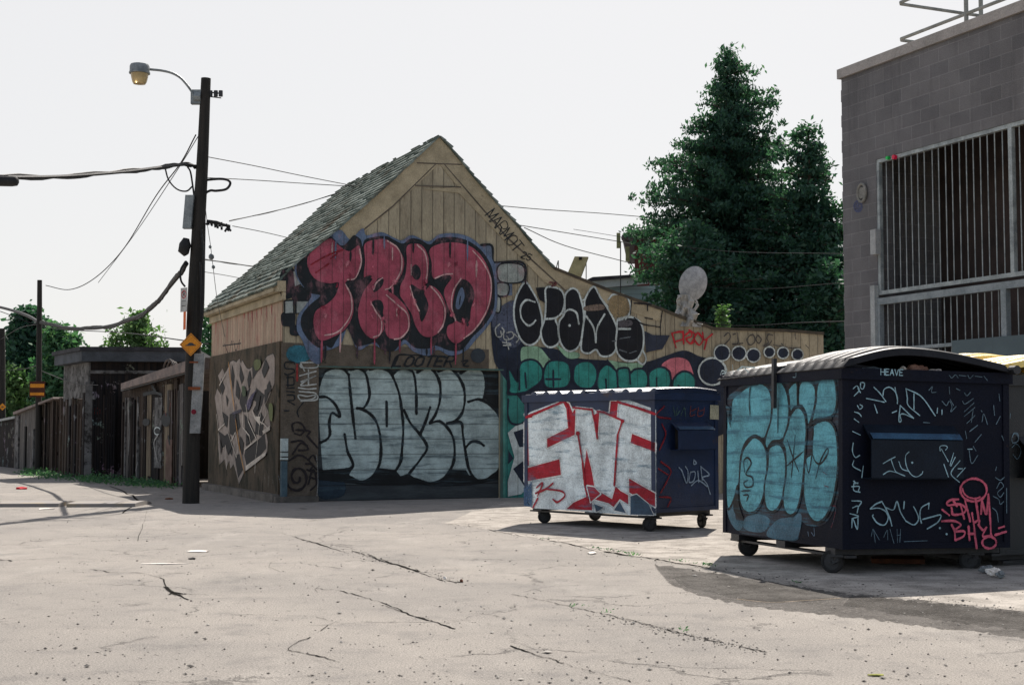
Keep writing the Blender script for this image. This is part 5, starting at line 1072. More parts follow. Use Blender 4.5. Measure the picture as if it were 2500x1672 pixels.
# ------------------------------------------------------------------ utility poles, lamp and signs
def pole(u0, v0, u1, v1, r0, r1, label, path=None):
    b = G(u0, v0); t_ = at(u1, v1, b.y); root = thing('utility_pole', b, label, 'utility pole', 'wooden utility poles along the alley')
    bm = B(); n = 14; ln = (t_-b)
    tube(bm, [ln*(k/n)+Vector((random.uniform(-.006, .006), 0, 0)) + Vector((0, 0, -.05 if k == 0 else 0)) for k in range(n+1)], [r0+(r1-r0)*k/n for k in range(n+1)], 16)
    if path:
        bm.free(); bm = B(); tube(bm, cr([Vector((0, 0, -.05))]+[at(a, c, b.y)-b for a, c, r in path], n=4), [path[0][2]]*4+[float(x) for x in np.interp(np.linspace(0, len(path)-1, 4*(len(path)-1)+1), range(len(path)), [r for a, c, r in path])], 16)
    part('pole', bm, M['wood_pole'], root, smooth=True); return root, b
p1, p1b = pole(466, 1228, 503, 192, .15, .085, 'nearest leaning wooden utility pole carrying a street lamp, cables and signs', [(466, 1226, .142), (471, 900, .13), (476, 720, .122), (482, 610, .115), (488, 500, .108), (494, 400, .10), (503, 192, .082)])
p2, p2b = pole(93, 1150, 97, 684, .10, .07, 'second wooden utility pole farther down the alley with an orange sign board')
p3, p3b = pole(4, 1135, 4, 802, .15, .11, 'third wooden utility pole at the very left edge of the alley')
def P1(u, v, dy=0.0): return at(u, v, p1b.y+dy) - p1b
def p1part(name, mat, fn, smooth=False, parent=None):
    bm = B(); fn(bm); return part(name, bm, mat, parent or p1, smooth=smooth)
p1part('lamp_bracket', M['galv'], lambda bm: (tube(bm, [P1(476, 238), P1(492, 238)], .10, 10), obox(bm, P1(480, 238), (.09, 0, 0), (0, .05, 0), (0, 0, .12))))
p1part('lamp_arm', M['galv'], lambda bm: tube(bm, cr([P1(474, 240, -.05), P1(468, 224, -.05), P1(455, 206, -.05), P1(440, 190, -.05), P1(420, 179, -.05), P1(395, 173, -.05), P1(366, 170, -.05)]), .022, 8), True)
lc = P1(341, 172, -.05)
def lamp_head(bm):
    n = 20; prof = [(0.0, .115), (.10, .112), (.15, .095), (.165, .06), (.165, -.03), (.175, -.035), (.175, -.06), (.15, -.062)]
    rg = [[bm.verts.new(lc+Vector((r*math.cos(t), r*math.sin(t), z+.0))) for r, z in prof] for t in [2*math.pi*k/n for k in range(n)]]
    for i in range(n):
        for k in range(len(prof)-1): bm.faces.new([rg[i][k], rg[i][k+1], rg[(i+1) % n][k+1], rg[(i+1) % n][k]])
lh = p1part('lamp_head', M['galv'], lamp_head, True)
def lamp_glass(bm):
    n = 20; prof = [(.148, -.063), (.14, -.12), (.12, -.20), (.10, -.235), (.0, -.25)]
    rg = [[bm.verts.new(lc+Vector((r*math.cos(t), r*math.sin(t), z))) for r, z in prof] for t in [2*math.pi*k/n for k in range(n)]]
    for i in range(n):
        for k in range(len(prof)-1): bm.faces.new([rg[i][k], rg[i][k+1], rg[(i+1) % n][k+1], rg[(i+1) % n][k]])
t = NT('amber_lamp_glass'); gm = t.pbr(rgb(196, 170, 120, 1.1), .25, 0); gm.node_tree.nodes['Principled BSDF'].inputs['Transmission Weight'].default_value = .35
p1part('lamp_glass', gm, lamp_glass, True, lh)
def insul(bm):
    tube(bm, [P1(508, 226), P1(542, 229)], .012, 6)
    for u in (514, 527, 539): tube(bm, [P1(u, 222), P1(u, 236)], .035, 10)
    tube(bm, [P1(508, 236), P1(540, 240)], .01, 6)
p1part('insulator_rack', M['black_metal'], insul)
p1part('terminal_box', M['galv'], lambda bm: obox(bm, P1(461, 518, -.1), (.07, 0, 0), (0, .06, 0), (.02, 0, .28)))
p1part('splice_case', M['cable'], lambda bm: tube(bm, [P1(455, 582, -.1), P1(452, 597, -.1), P1(449, 612, -.1), P1(455, 622, -.1)], [.05, .1, .1, .05], 12), True)
def cluster(bm):
    rr = random.Random(3); tube(bm, [P1(505, 540), P1(530, 544), P1(545, 549), P1(562, 552)], [.03, .035, .03, .02], 7)
    for k in range(16): p = P1(rr.uniform(505, 565), 0) ; u = rr.uniform(505, 562); v = 540+(u-505)*.22+rr.uniform(-5, 7); tube(bm, [P1(u, v), P1(u+rr.uniform(-6, 6), v+rr.uniform(2, 10))], .02, 5)
p1part('cable_clamp', M['cable'], cluster)
p1part('cable_loop', M['cable'], lambda bm: tube(bm, cr([P1(500, 440), P1(535, 437), P1(556, 440), P1(562, 449), P1(552, 462), P1(528, 466), P1(512, 466), P1(500, 480), P1(499, 540), P1(498, 620), P1(495, 760), P1(488, 820)]), .022, 7), True)
for k, (q) in enumerate((((492, 560), (497, 640), (496, 720), (492, 800), (484, 870)), ((489, 640), (491, 720), (489, 800), (480, 900)))):
    p1part('riser_cable', M['cable'], lambda bm, q=q: tube(bm, cr([P1(a, b, -.13) for a, b in q]), .018, 6), True)
p1part('slack_cable', M['cable'], lambda bm: tube(bm, cr([P1(403, 410), P1(412, 440), P1(432, 462), P1(455, 467), P1(470, 455)]), .014, 6), True)
p1part('slack_cable', M['cable'], lambda bm: tube(bm, cr([P1(458, 408), P1(465, 420), P1(470, 450), P1(474, 480)]), .016, 6), True)
p1part('slack_cable', M['cable'], lambda bm: tube(bm, cr([P1(452, 640, -.1), P1(441, 660, -.1), P1(442, 685, -.1), P1(452, 700, -.1)]), .018, 6), True)
M['plate'] = weathered('dirty_white_plate', rgb(150, 150, 148), rgb(112, 114, 114), 5, c3=rgb(70, 66, 62), thr=.6)
# conduit cover plate on the lower pole
pl_ = p1part('cable_guard', M['plate'], lambda bm: obox(bm, P1(482, 960, -.15), (.085, 0, 0), (0, .03, 0), (.03, 0, .66)))
p1part('guard_strap', weathered('rust', rgb(130, 72, 44), rgb(90, 54, 36), 8), lambda bm: (obox(bm, P1(474, 948, -.21), (.10, 0, 0), (0, .012, 0), (0, 0, .025)), obox(bm, P1(473, 884, -.21), (.07, 0, 0), (0, .012, 0), (0, 0, .012))))
p1part('red_sticker', weathered('red_sticker', rgb(130, 36, 52), rgb(110, 30, 44), 8), lambda bm: tube(bm, [P1(473, 1005, -.201), P1(473, 1005, -.206)], .042, 14))
# signs are things of their own
def sign_frame(u, v, dy): o = at(u, v, p1b.y+dy); return Frame(o, (1, -.06))
YO = weathered('amber_sign_sheeting', rgb(206, 132, 26, 1.1), rgb(188, 116, 20, 1.1), 6, rough=.45)
sf = sign_frame(466, 841, -.22); sg = thing('warning_sign', sf, 'yellow orange diamond sign with a black speed hump symbol on the nearest pole', 'road sign')
bm = B(); h = .192; slab(bm, [(h*math.cos(R(a))*1.0, h*math.sin(R(a))) for a in (0, 90, 180, 270)], -.003, 0); part('sign_plate', bm, YO, sg)
bm = B(); k1 = .165; k2 = .172
for i in range(4):
    a, b = R(90*i), R(90*i+90); slab(bm, [(k2*math.cos(a), k2*math.sin(a)), (k2*math.cos(b), k2*math.sin(b)), (k1*math.cos(b), k1*math.sin(b)), (k1*math.cos(a), k1*math.sin(a))], -.0045, -.0032)
part('sign_border', bm, M['black_metal'], sg)
bm = B(); slab(bm, [(-.088, -.022), (.088, -.022), (.088, -.008), (.06, -.004), (.04, .02), (.02, .03), (-.02, .03), (-.04, .02), (-.06, -.004), (-.088, -.008)], -.0048, -.0033); part('hump_symbol', bm, M['black_metal'], sg)
sf = sign_frame(449, 732, -.2); sf = Frame(at(449, 732, p1b.y-.18), (.75, -.66)); sg = thing('parking_sign', sf, 'small white no parking sign with a red circle turned half away on the nearest pole', 'road sign')
bm = B(); box(bm, -.09, .09, -.003, 0, -.20, .20); part('sign_plate', bm, weathered('white_sign', rgb(190, 188, 182), rgb(160, 160, 156), 6), sg)
d = Decal(Plane(sf, 'y', -.0035), .0003, .0003); d.T = (449, 732, 1)
d.pl = Plane(sf, 'y', -.0035)
def lp(x, z): p = sf.M @ Vector((x, -.0035, z)) - EYEP; w = p.dot(FW); return (CX+F*p.x/w-449, CY-F*p.dot(UP)/w-732)
RR = rgb(170, 30, 36); d.stroke(RR, 2.0, [lp(.062*math.cos(R(20*k)), .09+.062*math.sin(R(20*k))) for k in range(19)]); d.stroke(RR, 1.8, [lp(-.045, .135), lp(.045, .045)]); d.stroke(BLK, 1.8, [lp(-.02, .045), lp(-.02, .13), lp(.02, .125), lp(.02, .095), lp(-.02, .085)], smooth=False)
d.stroke(BLK, 1.4, [lp(-.05, -.1), lp(.05, -.1)]); d.stroke(BLK, 1.0, [lp(-.06, -.02), lp(.06, -.02)]); d.build('sign_print', M['paint_plain'], sg)
sf = Frame(at(451, 784, p1b.y-.17), (.4, -.9)); sg = thing('orange_sign', sf, 'narrow orange sign seen nearly edge-on below the white parking sign', 'road sign')
bm = B(); box(bm, -.1, .1, -.004, 0, -.14, .16); part('sign_plate', bm, weathered('orange_sign', rgb(210, 100, 40, 1.1), rgb(190, 86, 34, 1.1), 6), sg)
# orange board on pole 2, small diamond on pole 3
sf = Frame(at(91, 950, p2b.y-.2), (1, .0)); sg = thing('alley_sign', sf, 'brown and orange striped sign board on the second utility pole', 'road sign')
s_ = p2b.y/F; bm = B(); box(bm, -19*s_, 19*s_, -.004, 0, -19*s_, 19*s_); part('sign_plate', bm, weathered('dark_red_sign', rgb(84, 44, 30), rgb(60, 34, 26), 6), sg)
bm = B(); box(bm, -17*s_, 17*s_, -.009, -.0045, 4*s_, 13*s_); box(bm, -17*s_, 17*s_, -.009, -.0045, -15*s_, -8*s_); part('sign_band', bm, YO, sg)
sf = Frame(at(6, 993, p3b.y-.25), (1, 0)); sg = thing('warning_sign', sf, 'small distant orange diamond sign at the left edge of the photo', 'road sign')
s_ = p3b.y/F; bm = B(); slab(bm, [(9*s_*math.cos(R(a)), 9*s_*math.sin(R(a))) for a in (0, 90, 180, 270)], -.004, 0); part('sign_plate', bm, YO, sg)
bm = B(); slab(bm, [(-4*s_, -1*s_), (4*s_, -1*s_), (2*s_, 1.5*s_), (-2*s_, 1.5*s_)], -.007, -.005); part('sign_symbol', bm, M['black_metal'], sg)

# ------------------------------------------------------------------ overhead wires
def wire(pts, r, label, grp='overhead wires', name='overhead_cable', extra=0, cat='cable'):
    """pts: (u, v, depth)"""
    P = [at(*p) for p in pts]; Q = cr(P, n=10) if len(P) > 2 else [P[0].lerp(P[1], k/8) for k in range(9)]
    bm = B(); tube(bm, Q, r, 6)
    rr = random.Random(len(pts))
    for k in range(extra):
        ph_ = rr.uniform(0, 6); tube(bm, [q+Vector((.0, 0, math.sin(i*.35+ph_)*r*1.1+rr.uniform(-.2, .2)*r))+Vector((0, math.cos(i*.35+ph_)*r, 0)) for i, q in enumerate(Q)], r*.6, 5)
    o = part(name, bm, M['cable'], smooth=True); o['label'] = label; o['category'] = cat; o['group'] = grp; return o
Y1 = p1b.y; Y2 = p2b.y; Y3 = p3b.y
wire([(478, 408, Y1), (458, 402, Y1-.3), (397, 408, Y1-1.5), (300, 420, Y1-3), (150, 431, Y1-5), (0, 433, Y1-7), (-160, 432, Y1-9)], .026, 'thick black cable bundle leaving the nearest pole toward the upper left edge', extra=2)
wire([(455, 644, Y1), (440, 667, Y1+.6), (411, 703, Y1+2.5), (379, 743, Y1+4.6), (348, 767, Y1+6.5), (312, 783, Y1+8.5), (268, 796, Y1+11), (219, 802, Y1+13.5), (156, 799, Y1+16.2), (97, 788, Y2)], .042, 'thick sagging black cable between the nearest and the second pole', extra=3)
wire([(97, 788, Y2), (60, 768, Y2+4), (0, 750, Y2+9), (-60, 742, Y2+12)], .05, 'black cable from the second pole up to the left edge')
wire([(510, 384, Y1), (620, 405, Y1+1.5), (740, 430, Y1+3), (868, 455, Y1+5)], .008, 'topmost thin wire from the nearest pole to the garage ridge')
wire([(505, 434, Y1), (620, 440, Y1+1.5), (740, 448, Y1+3), (868, 456, Y1+5)], .008, 'nearly level thin wire from the nearest pole to the garage ridge')
wire([(560, 540, Y1), (650, 520, Y1+2), (740, 498, Y1+4), (828, 470, Y1+5)], .009, 'thin wire rising from the cable clamp to the garage roof', extra=1)
wire([(568, 552, Y1), (640, 566, Y1+2), (700, 580, Y1+4), (780, 600, Y1+9)], .007, 'thin wire falling from the cable clamp behind the garage roof')
wire([(498, 634, Y1), (560, 642, Y1+3), (640, 655, Y1+7), (700, 668, Y1+10)], .011, 'double wire passing low behind the garage eave', extra=1)
wire([(500, 664, Y1), (560, 674, Y1+3), (640, 690, Y1+7)], .006, 'faint lower wire behind the garage eave')
wire([(478, 330, Y1), (440, 400, Y1+1), (380, 480, Y1+5), (300, 610, Y1+10), (230, 680, Y1+14), (170, 707, Y1+17), (112, 697, Y2)], .012, 'long thin wire arcing down from the nearest pole to the top of the second pole')
wire([(486, 330, Y1), (430, 420, Y1+1), (330, 570, Y1+8), (240, 690, Y1+14)], .008, 'faint thin wire falling left beside the long arcing one')
wire([(0, 760, Y3), (120, 800, Y3), (300, 812, Y3-8), (440, 830, Y1+6), (510, 840, Y1+4)], .014, 'thin wire crossing low above the shed roofs')
wire([(0, 905, Y3), (60, 900, Y2+5), (97, 890, Y2)], .012, 'pale thin wire in front of the left trees', grp='service wires'); wire([(0, 830, Y3), (50, 800, Y2+4), (105, 790, Y2)], .012, 'thin wire rising to the second pole in front of the trees', grp='service wires')
wire([(100, 905, Y2), (180, 935, Y2-6), (240, 940, Y2-8)], .010, 'thin service wire from the second pole to the flat-roofed shed', grp='service wires')
wire([(1225, 503, 32), (1330, 512, 34), (1480, 522, 37), (1640, 536, 40)], .010, 'upper thin wire right of the garage gable', grp='wires right of the gable')
wire([(1262, 549, 32), (1360, 565, 34), (1500, 588, 37), (1600, 605, 40)], .010, 'middle thin wire right of the garage gable', grp='wires right of the gable')
wire([(1280, 556, 32), (1380, 600, 34), (1530, 640, 37)], .010, 'lower thin wire right of the garage gable', grp='wires right of the gable')
wire([(1655, 780, 29), (1800, 795, 28), (1950, 788, 26), (2070, 784, 23)], .010, 'sagging wire from the wing roof to the block building', grp='wires right of the gable')
for ii, (a, b, dep) in enumerate((((1400, 500), (2068, 620), 33), ((1560, 620), (2068, 690), 34))):
    wire([(a[0], a[1]+60, dep), ((a[0]+b[0])/2, (a[1]+b[1])/2+50, dep-3), (b[0], b[1], dep-9)], .006, ('upper' if ii == 0 else 'lower')+' faint wire crossing in front of the big tree', grp='wires in front of the tree')
# guy wire with insulator beads
gw = thing('guy_wire', p1b, 'slack thin guy wire with small insulator beads between the pole and the garage wall', 'cable')
gp_ = [(494, 440), (503, 520), (508, 560), (514, 600), (520, 650), (530, 730), (540, 780), (549, 822)]
ge = GF.M @ Vector((-.06, 4.4, 0)); gwp = [at(u, v, Y1+(ge.y-Y1)*k/7) for k, (u, v) in enumerate(gp_)]
bm = B(); tube(bm, [p-p1b for p in cr(gwp)], .006, 5); part('wire', bm, M['galv'], gw)
for (u, v, k_, rr_s) in ((513, 603, 3, .03), (516, 627, 3.4, .055), (521, 652, 4, .035)):
    p = at(u, v, Y1+(ge.y-Y1)*k_/7)-p1b; bm = B(); tube(bm, [p+Vector((0, 0, rr_s)), p+Vector((0, 0, rr_s*.4)), p-Vector((0, 0, rr_s*.4)), p-Vector((0, 0, rr_s))], [rr_s*.4, rr_s*.9, rr_s*.9, rr_s*.4], 10); part('insulator', bm, M['galv'], gw, smooth=True)
# dark capped lamp body hanging into the frame at the left edge
bm = B(); tube(bm, [at(-60, 441, 12), at(-20, 442, 12), at(30, 443, 12), at(41, 443, 12), at(45, 443, 12)], [.045, .045, .045, .04, .02], 12)
tube(bm, [at(20, 432, 12), at(-60, 425, 12)], .012, 6)
o = part('splice_closure', bm, M['cable'], smooth=True); tag(o, 'black cylindrical cable closure at the left edge hanging below the thick cable', 'cable closure')

# ------------------------------------------------------------------ trees
def leaf_mat(name, c1, c2, c3, tr=.35):
    t = NT(name); g = t.n('ShaderNodeNewGeometry'); r_ = g.outputs['Random Per Island']
    col = t.mix(t.ss(r_, .0, .7), c1, c2); col = t.mix(t.ss(r_, .86, .98), col, c3); n_ = t.noise(.55, 3, .6); col = t.mix(t.ss(n_, .42, .62), col, t.mix(.5, col, c1))
    p = t.n('ShaderNodeBsdfPrincipled'); t.l(col, p.inputs['Base Color']); p.inputs['Roughness'].default_value = .6; p.inputs['Specular IOR Level'].default_value = .3
    q = t.n('ShaderNodeBsdfTranslucent'); t.l(t.mix(1, col, (1.2, 1.5, .8, 1), 'MULTIPLY'), q.inputs['Color']); m_ = t.n('ShaderNodeMixShader'); m_.inputs[0].default_value = tr
    t.l(p.outputs[0], m_.inputs[1]); t.l(q.outputs[0], m_.inputs[2]); t.l(m_.outputs[0], t.out.inputs['Surface']); return t.m
M['leaf_dark'] = leaf_mat('dark_leaves', (.026, .07, .052, 1), (.048, .112, .078, 1), (.10, .18, .115, 1), .4)
M['leaf_mid'] = leaf_mat('green_leaves', (.045, .115, .065, 1), (.085, .185, .10, 1), (.17, .28, .13, 1), .42)
M['leaf_light'] = leaf_mat('light_leaves', (.07, .13, .055, 1), (.12, .20, .08, 1), (.2, .28, .13, 1), .4)
M['bark'] = weathered('bark', (.05, .04, .032, 1), (.08, .065, .05, 1), 5)
def leaves_mesh(name, C, size, mat, parent, droop=.5, aspect=.5):
    """C: (n,3) leaf centres"""
    n = len(C); d1 = rng.normal(size=(n, 3)); d1[:, 2] = d1[:, 2]*.5-droop; d1 /= np.linalg.norm(d1, axis=1)[:, None]
    d2 = np.cross(d1, rng.normal(size=(n, 3))); d2 /= np.linalg.norm(d2, axis=1)[:, None]
    s = (size*rng.uniform(.6, 1.3, n))[:, None]; d3 = np.cross(d1, d2)
    V = np.stack([C-d1*s*.5, C+d2*s*aspect*.5+d3*s*.06, C+d1*s*.5, C-d2*s*aspect*.5+d3*s*.06], axis=1).reshape(-1, 3)
    me = bpy.data.meshes.new(name); me.vertices.add(4*n); me.vertices.foreach_set('co', V.ravel().astype(np.float32)); me.loops.add(4*n); me.loops.foreach_set('vertex_index', np.arange(4*n, dtype=np.int32))
    me.polygons.add(n); me.polygons.foreach_set('loop_start', np.arange(0, 4*n, 4, dtype=np.int32)); me.polygons.foreach_set('loop_total', np.full(n, 4, dtype=np.int32)); me.update(); me.validate()
    return new_obj(name, me, mat, parent)
def profile_tree(name, label, Yd, uc, vbase, left, right, nb, per, size, mat, cat='tree', group=None, depth=.8, droop=.5, zlow=0.0, spray=.30, inner=.25, flat=.35, aspect=.5, rise=.1, rag=True):
    """crown whose left and right half widths follow the photo; left/right: (v, width px) from the top down"""
    sc = Yd/F; base = at(uc, vbase, Yd); base.z = 0; root = thing(name, base, label, cat, group)
    zt = lambda v: at(uc, v, Yd).z
    L = sorted((zt(v), w*sc) for v, w in left); Rr = sorted((zt(v), w*sc) for v, w in right)
    lz = np.array([a for a, b in L]); lw = np.array([b for a, b in L]); rz_ = np.array([a for a, b in Rr]); rw = np.array([b for a, b in Rr])
    top = max(lz.max(), rz_.max()); pts = []; bmt = B()
    xo = 0.0
    tube(bmt, [Vector((0, 0, -.1)), Vector((.05, 0, top*.35)), Vector((0, 0, top*.7)), Vector((0, 0, top*.97))], [.28*top/10, .2*top/10, .11*top/10, .02], 10)
    for k in range(nb):
        z = zlow+(top-zlow)*(1-rng.random()**.62)*.995 if rng.random() < .8 else zlow+(top-zlow)*rng.random()
        th = rng.uniform(0, 2*math.pi); cx_ = math.cos(th)
        wl_ = np.interp(z, lz, lw); wr_ = np.interp(z, rz_, rw); w = wr_*max(cx_, 0)**2+wl_*max(-cx_, 0)**2+(wl_+wr_)/2*depth*(1-cx_*cx_)
        ln = w*(rng.uniform(.45, 1.14) if rag else rng.uniform(.72, 1.06)); 
        dx, dy = math.cos(th), math.sin(th); m = max(2, int(ln/spray*1.3))
        if ln > .5 and k % 2 == 0: tube(bmt, [Vector((0, 0, z-.12*ln)), Vector((dx*ln*.5, dy*ln*.5, z)), Vector((dx*ln*.92, dy*ln*.92, z+rise*ln*.5))], [.03+.012*ln, .02+.006*ln, .008], 5)
        for j in range(m):
            t_ = inner+(1-inner)*(j+rng.random())/m; c = np.array([dx*ln*t_, dy*ln*t_, z+rise*ln*t_*t_-.02]); sg = spray*(1.15-.6*t_)
            pts.append(c+rng.normal(size=(per, 3))*np.array([sg, sg, sg*flat*2])*.55)
    C = np.concatenate(pts); C = C[C[:, 2] > .02]
    leaves_mesh('crown', C, size, mat, root, droop, aspect); part('trunk', bmt, M['bark'], root, smooth=True); return root
Yt = 36.0
profile_tree('conifer_tree', 'tall dark pointed tree with drooping sprays behind the garage wing', Yt, 1785, 1180,
    [(124, 5), (150, 24), (184, 50), (215, 60), (240, 68), (269, 118), (300, 104), (324, 108), (351, 160), (384, 160), (428, 208), (472, 200), (505, 236), (540, 250), (565, 232), (603, 228), (658, 220), (713, 205), (800, 180), (1100, 160)],
    [(124, 5), (145, 38), (176, 84), (205, 92), (230, 136), (263, 144), (307, 140), (345, 172), (390, 180), (450, 205), (520, 225), (600, 240), (850, 250), (1100, 220)],
    880, 22, .135, M['leaf_dark'], depth=.8, droop=1.1, zlow=1.5, spray=.25, inner=.08, rise=.03, aspect=.42)
profile_tree('broadleaf_tree', 'dark bushy tree right of the pointed one, touching the block building', 34.0, 1985, 1180,
    [(297, 4), (325, 48), (345, 80), (380, 110), (420, 100), (480, 130), (600, 150), (900, 170), (1100, 120)], [(297, 3), (330, 30), (345, 40), (375, 40), (400, 60), (408, 96), (420, 60), (450, 60), (470, 80), (600, 160), (1100, 160)],
    520, 24, .14, M['leaf_dark'], droop=.7, zlow=1.0, spray=.30, inner=.15, rise=.15)
profile_tree('leafy_bush', 'dark green bush mass behind the wing below the pointed tree', 33.0, 1700, 1180,
    [(545, 10), (570, 120), (620, 140), (700, 150), (780, 140), (1100, 120)], [(560, 10), (600, 90), (700, 190), (1100, 200)], 300, 24, .14, M['leaf_dark'], cat='bush', zlow=.5, spray=.34)
profile_tree('leafy_bush', 'dark shrub filling the gap between the wing and the block building', 31.5, 2030, 1180,
    [(640, 10), (720, 90), (830, 110), (1200, 110)], [(640, 10), (720, 60), (1200, 90)], 260, 24, .15, M['leaf_dark'], cat='bush', zlow=.1, spray=.34)
profile_tree('sapling', 'small bright leafed sapling tip in front of the dark tree', 29.5, 1768, 1180, [(744, 2), (765, 10), (790, 20), (1150, 12)], [(744, 2), (765, 10), (790, 18), (1150, 12)], 60, 12, .12, M['leaf_light'], zlow=1.0, spray=.15)
# alley trees on the left
profile_tree('broadleaf_tree', 'dense dark green tree at the far left behind the second pole', 62, 60, 1120, [(760, 8), (785, 40), (850, 60), (1090, 90)], [(760, 8), (775, 30), (800, 55), (860, 90), (1090, 110)], 360, 24, .30, M['leaf_dark'], zlow=1.0, spray=.55, rise=.15)
profile_tree('broadleaf_tree', 'lighter green tree between the second pole and the flat-roofed shed', 58, 140, 1120, [(800, 6), (820, 40), (880, 60), (1090, 60)], [(800, 6), (815, 35), (850, 60), (900, 62), (1090, 60)], 300, 22, .28, M['leaf_mid'], zlow=.8, spray=.5, rise=.2)
profile_tree('broadleaf_tree', 'pale green tree low at the left edge above the far sheds', 60, 20, 1120, [(905, 6), (930, 50), (1090, 60)], [(905, 6), (930, 40), (1090, 60)], 150, 22, .28, M['leaf_light'], zlow=.8, spray=.5, rise=.2)
profile_tree('young_tree', 'loose pale green tree rising behind the flat-roofed shed, taller of the two', 52, 332, 1120, [(765, 4), (790, 24), (820, 28), (850, 24), (1000, 14)], [(765, 4), (785, 20), (800, 55), (850, 64), (1000, 30)], 120, 14, .22, M['leaf_light'], zlow=3.0, spray=.42, rise=.3)
profile_tree('young_tree', 'small sparse pale tree left of the taller one behind the flat-roofed shed', 52, 280, 1120, [(815, 4), (835, 34), (860, 38), (1000, 20)], [(815, 4), (835, 20), (860, 26), (1000, 20)], 50, 12, .2, M['leaf_light'], zlow=3.0, spray=.4, rise=.3)
profile_tree('broadleaf_tree', 'green foliage peeking between the nearest pole and the garage eave', 46, 512, 1120, [(735, 6), (770, 30), (850, 34), (1000, 30)], [(735, 6), (760, 30), (850, 40), (1000, 40)], 110, 20, .2, M['leaf_mid'], zlow=1.0, spray=.4, rise=.2)

# ------------------------------------------------------------------ houses behind the wing
hb = thing('rear_house', at(1480, 1130, 40), 'low pale blue sided house with white fascia behind the garage wing', 'house'); ho = hb.location.copy(); ho.z = 0; hb.location = ho
def hp(u, v, dy=0): p = at(u, v, 40+dy)-ho; return (p.x, p.z)
t = NT('blue_grey_clapboard'); g = t.groove('Z', .14, .012); wm = t.pbr(t.mix(t.math('MULTIPLY', g, .5), rgb(122, 142, 150), rgb(60, 70, 76)), .7, 0, t.bump(t.math('SUBTRACT', 0.0, g), .4, .01))
x0, zt_ = hp(1470, 699); x1, zt2 = hp(1625, 690)
bm = B(); slab(bm, [(x0, 0), (x1, 0), (x1, hp(1625, 696)[1]), (x0, hp(1470, 703)[1])], 0, 5); part('wall', bm, wm, hb)
bm = B(); slab(bm, [hp(1440, 690), hp(1580, 677), hp(1580, 695), hp(1470, 705)], -.3, -.22); slab(bm, [hp(1584, 684), hp(1632, 684), hp(1620, 693), hp(1584, 699)], -.3, -.22); part('fascia', bm, weathered('white_fascia', rgb(170, 178, 180), rgb(150, 158, 160), 3), hb)
bm = B(); slab(bm, [hp(1432, 686), hp(1445, 680), hp(1574, 672), hp(1574, 676.5), hp(1440, 689.5)], -.4, 5); part('roof', bm, M['tar_roof'], hb)
bm = B(); slab(bm, [hp(1573, 670), hp(1587, 668), hp(1589, 697), (hp(1577, 690)[0], hp(1577, 692)[1])], -.5, -.41); part('gutter_box', bm, M['black_metal'], hb)
bk = thing('brick_house', Frame(Vector((at(1560, 1100, 48).x, 48, 0)), (1, -.105)), 'red brick house corner with dark hipped eave and gutter, mostly hidden by the tree', 'house'); bo_ = bk.matrix_world.translation.copy()
def kp(u, v): p = at(u, v, 48)-bo_; return (p.x, p.z)
bm = B(); slab(bm, [(kp(1549, 700)[0], 0), (kp(1700, 700)[0], 0), kp(1700, 580), kp(1549, 586)], 0, 6); part('wall', bm, weathered('dark_red_brick', rgb(84, 42, 38), rgb(62, 34, 32), 6), bk)
bm = B(); slab(bm, [kp(1519, 581), kp(1530, 574), kp(1700, 545), kp(1700, 584), kp(1523, 586)], -.7, 7); part('roof', bm, M['tar_roof'], bk)
bm = B(); tube(bm, cr([Vector((kp(1521, 584)[0], -.6, kp(1521, 584)[1])), Vector((kp(1526, 592)[0], -.5, kp(1526, 592)[1])), Vector((kp(1549, 599)[0], -.1, kp(1549, 599)[1]))]), .06, 7); part('downspout', bm, M['black_metal'], bk)
# stack, antenna poles on the roofs behind
s40 = 38/F
def px3(u, v, Y): return at(u, v, Y)
o_ = px3(1411, 700, 34); o_.z = 0; tv = thing('rooftop_duct', o_, 'leaning flat yellowish roof panel with a dark square hole above the wing roof', 'roof panel')
bm = B(); fr_ = [(1403, 626), (1436, 627), (1409, 700), (1377, 688)]; A = [bm.verts.new(at(u, v, 34)-o_) for u, v in fr_]; Bv = [bm.verts.new(at(u, v, 34)-o_+Vector((.02, .22, 0))) for u, v in fr_]
bm.faces.new(A); bm.faces.new(Bv[::-1]); [bm.faces.new([A[i], A[(i+1) % 4], Bv[(i+1) % 4], Bv[i]]) for i in range(4)]
part('panel', bm, weathered('yellowish_board', rgb(182, 172, 132), rgb(160, 150, 112), 6), tv)
bm = B(); q = at(1417, 631, 33.97)-o_; obox(bm, q, (.035, 0, 0), (0, .02, 0), (0, 0, .035)); part('vent_hole', bm, M['dark'], tv)
for us, nm in (((1431, 640, 1431, 700), 0), ((1363, 636, 1355, 665), 1)):
    bm = B(); tube(bm, [at(us[0], us[1], 34.3)-o_, at(us[2], us[3], 34.3)-o_], .012, 5)
    if nm: tube(bm, [at(1363, 636, 34.3)-o_, at(1364, 668, 34.3)-o_], .012, 5)
    part('stay_rod', bm, M['black_metal'], tv)
bm = B(); tube(bm, [at(1390, 690, 34.4)-o_, Vector((0, .4, 2.0))], .03, 5); part('support', bm, M['black_metal'], tv)
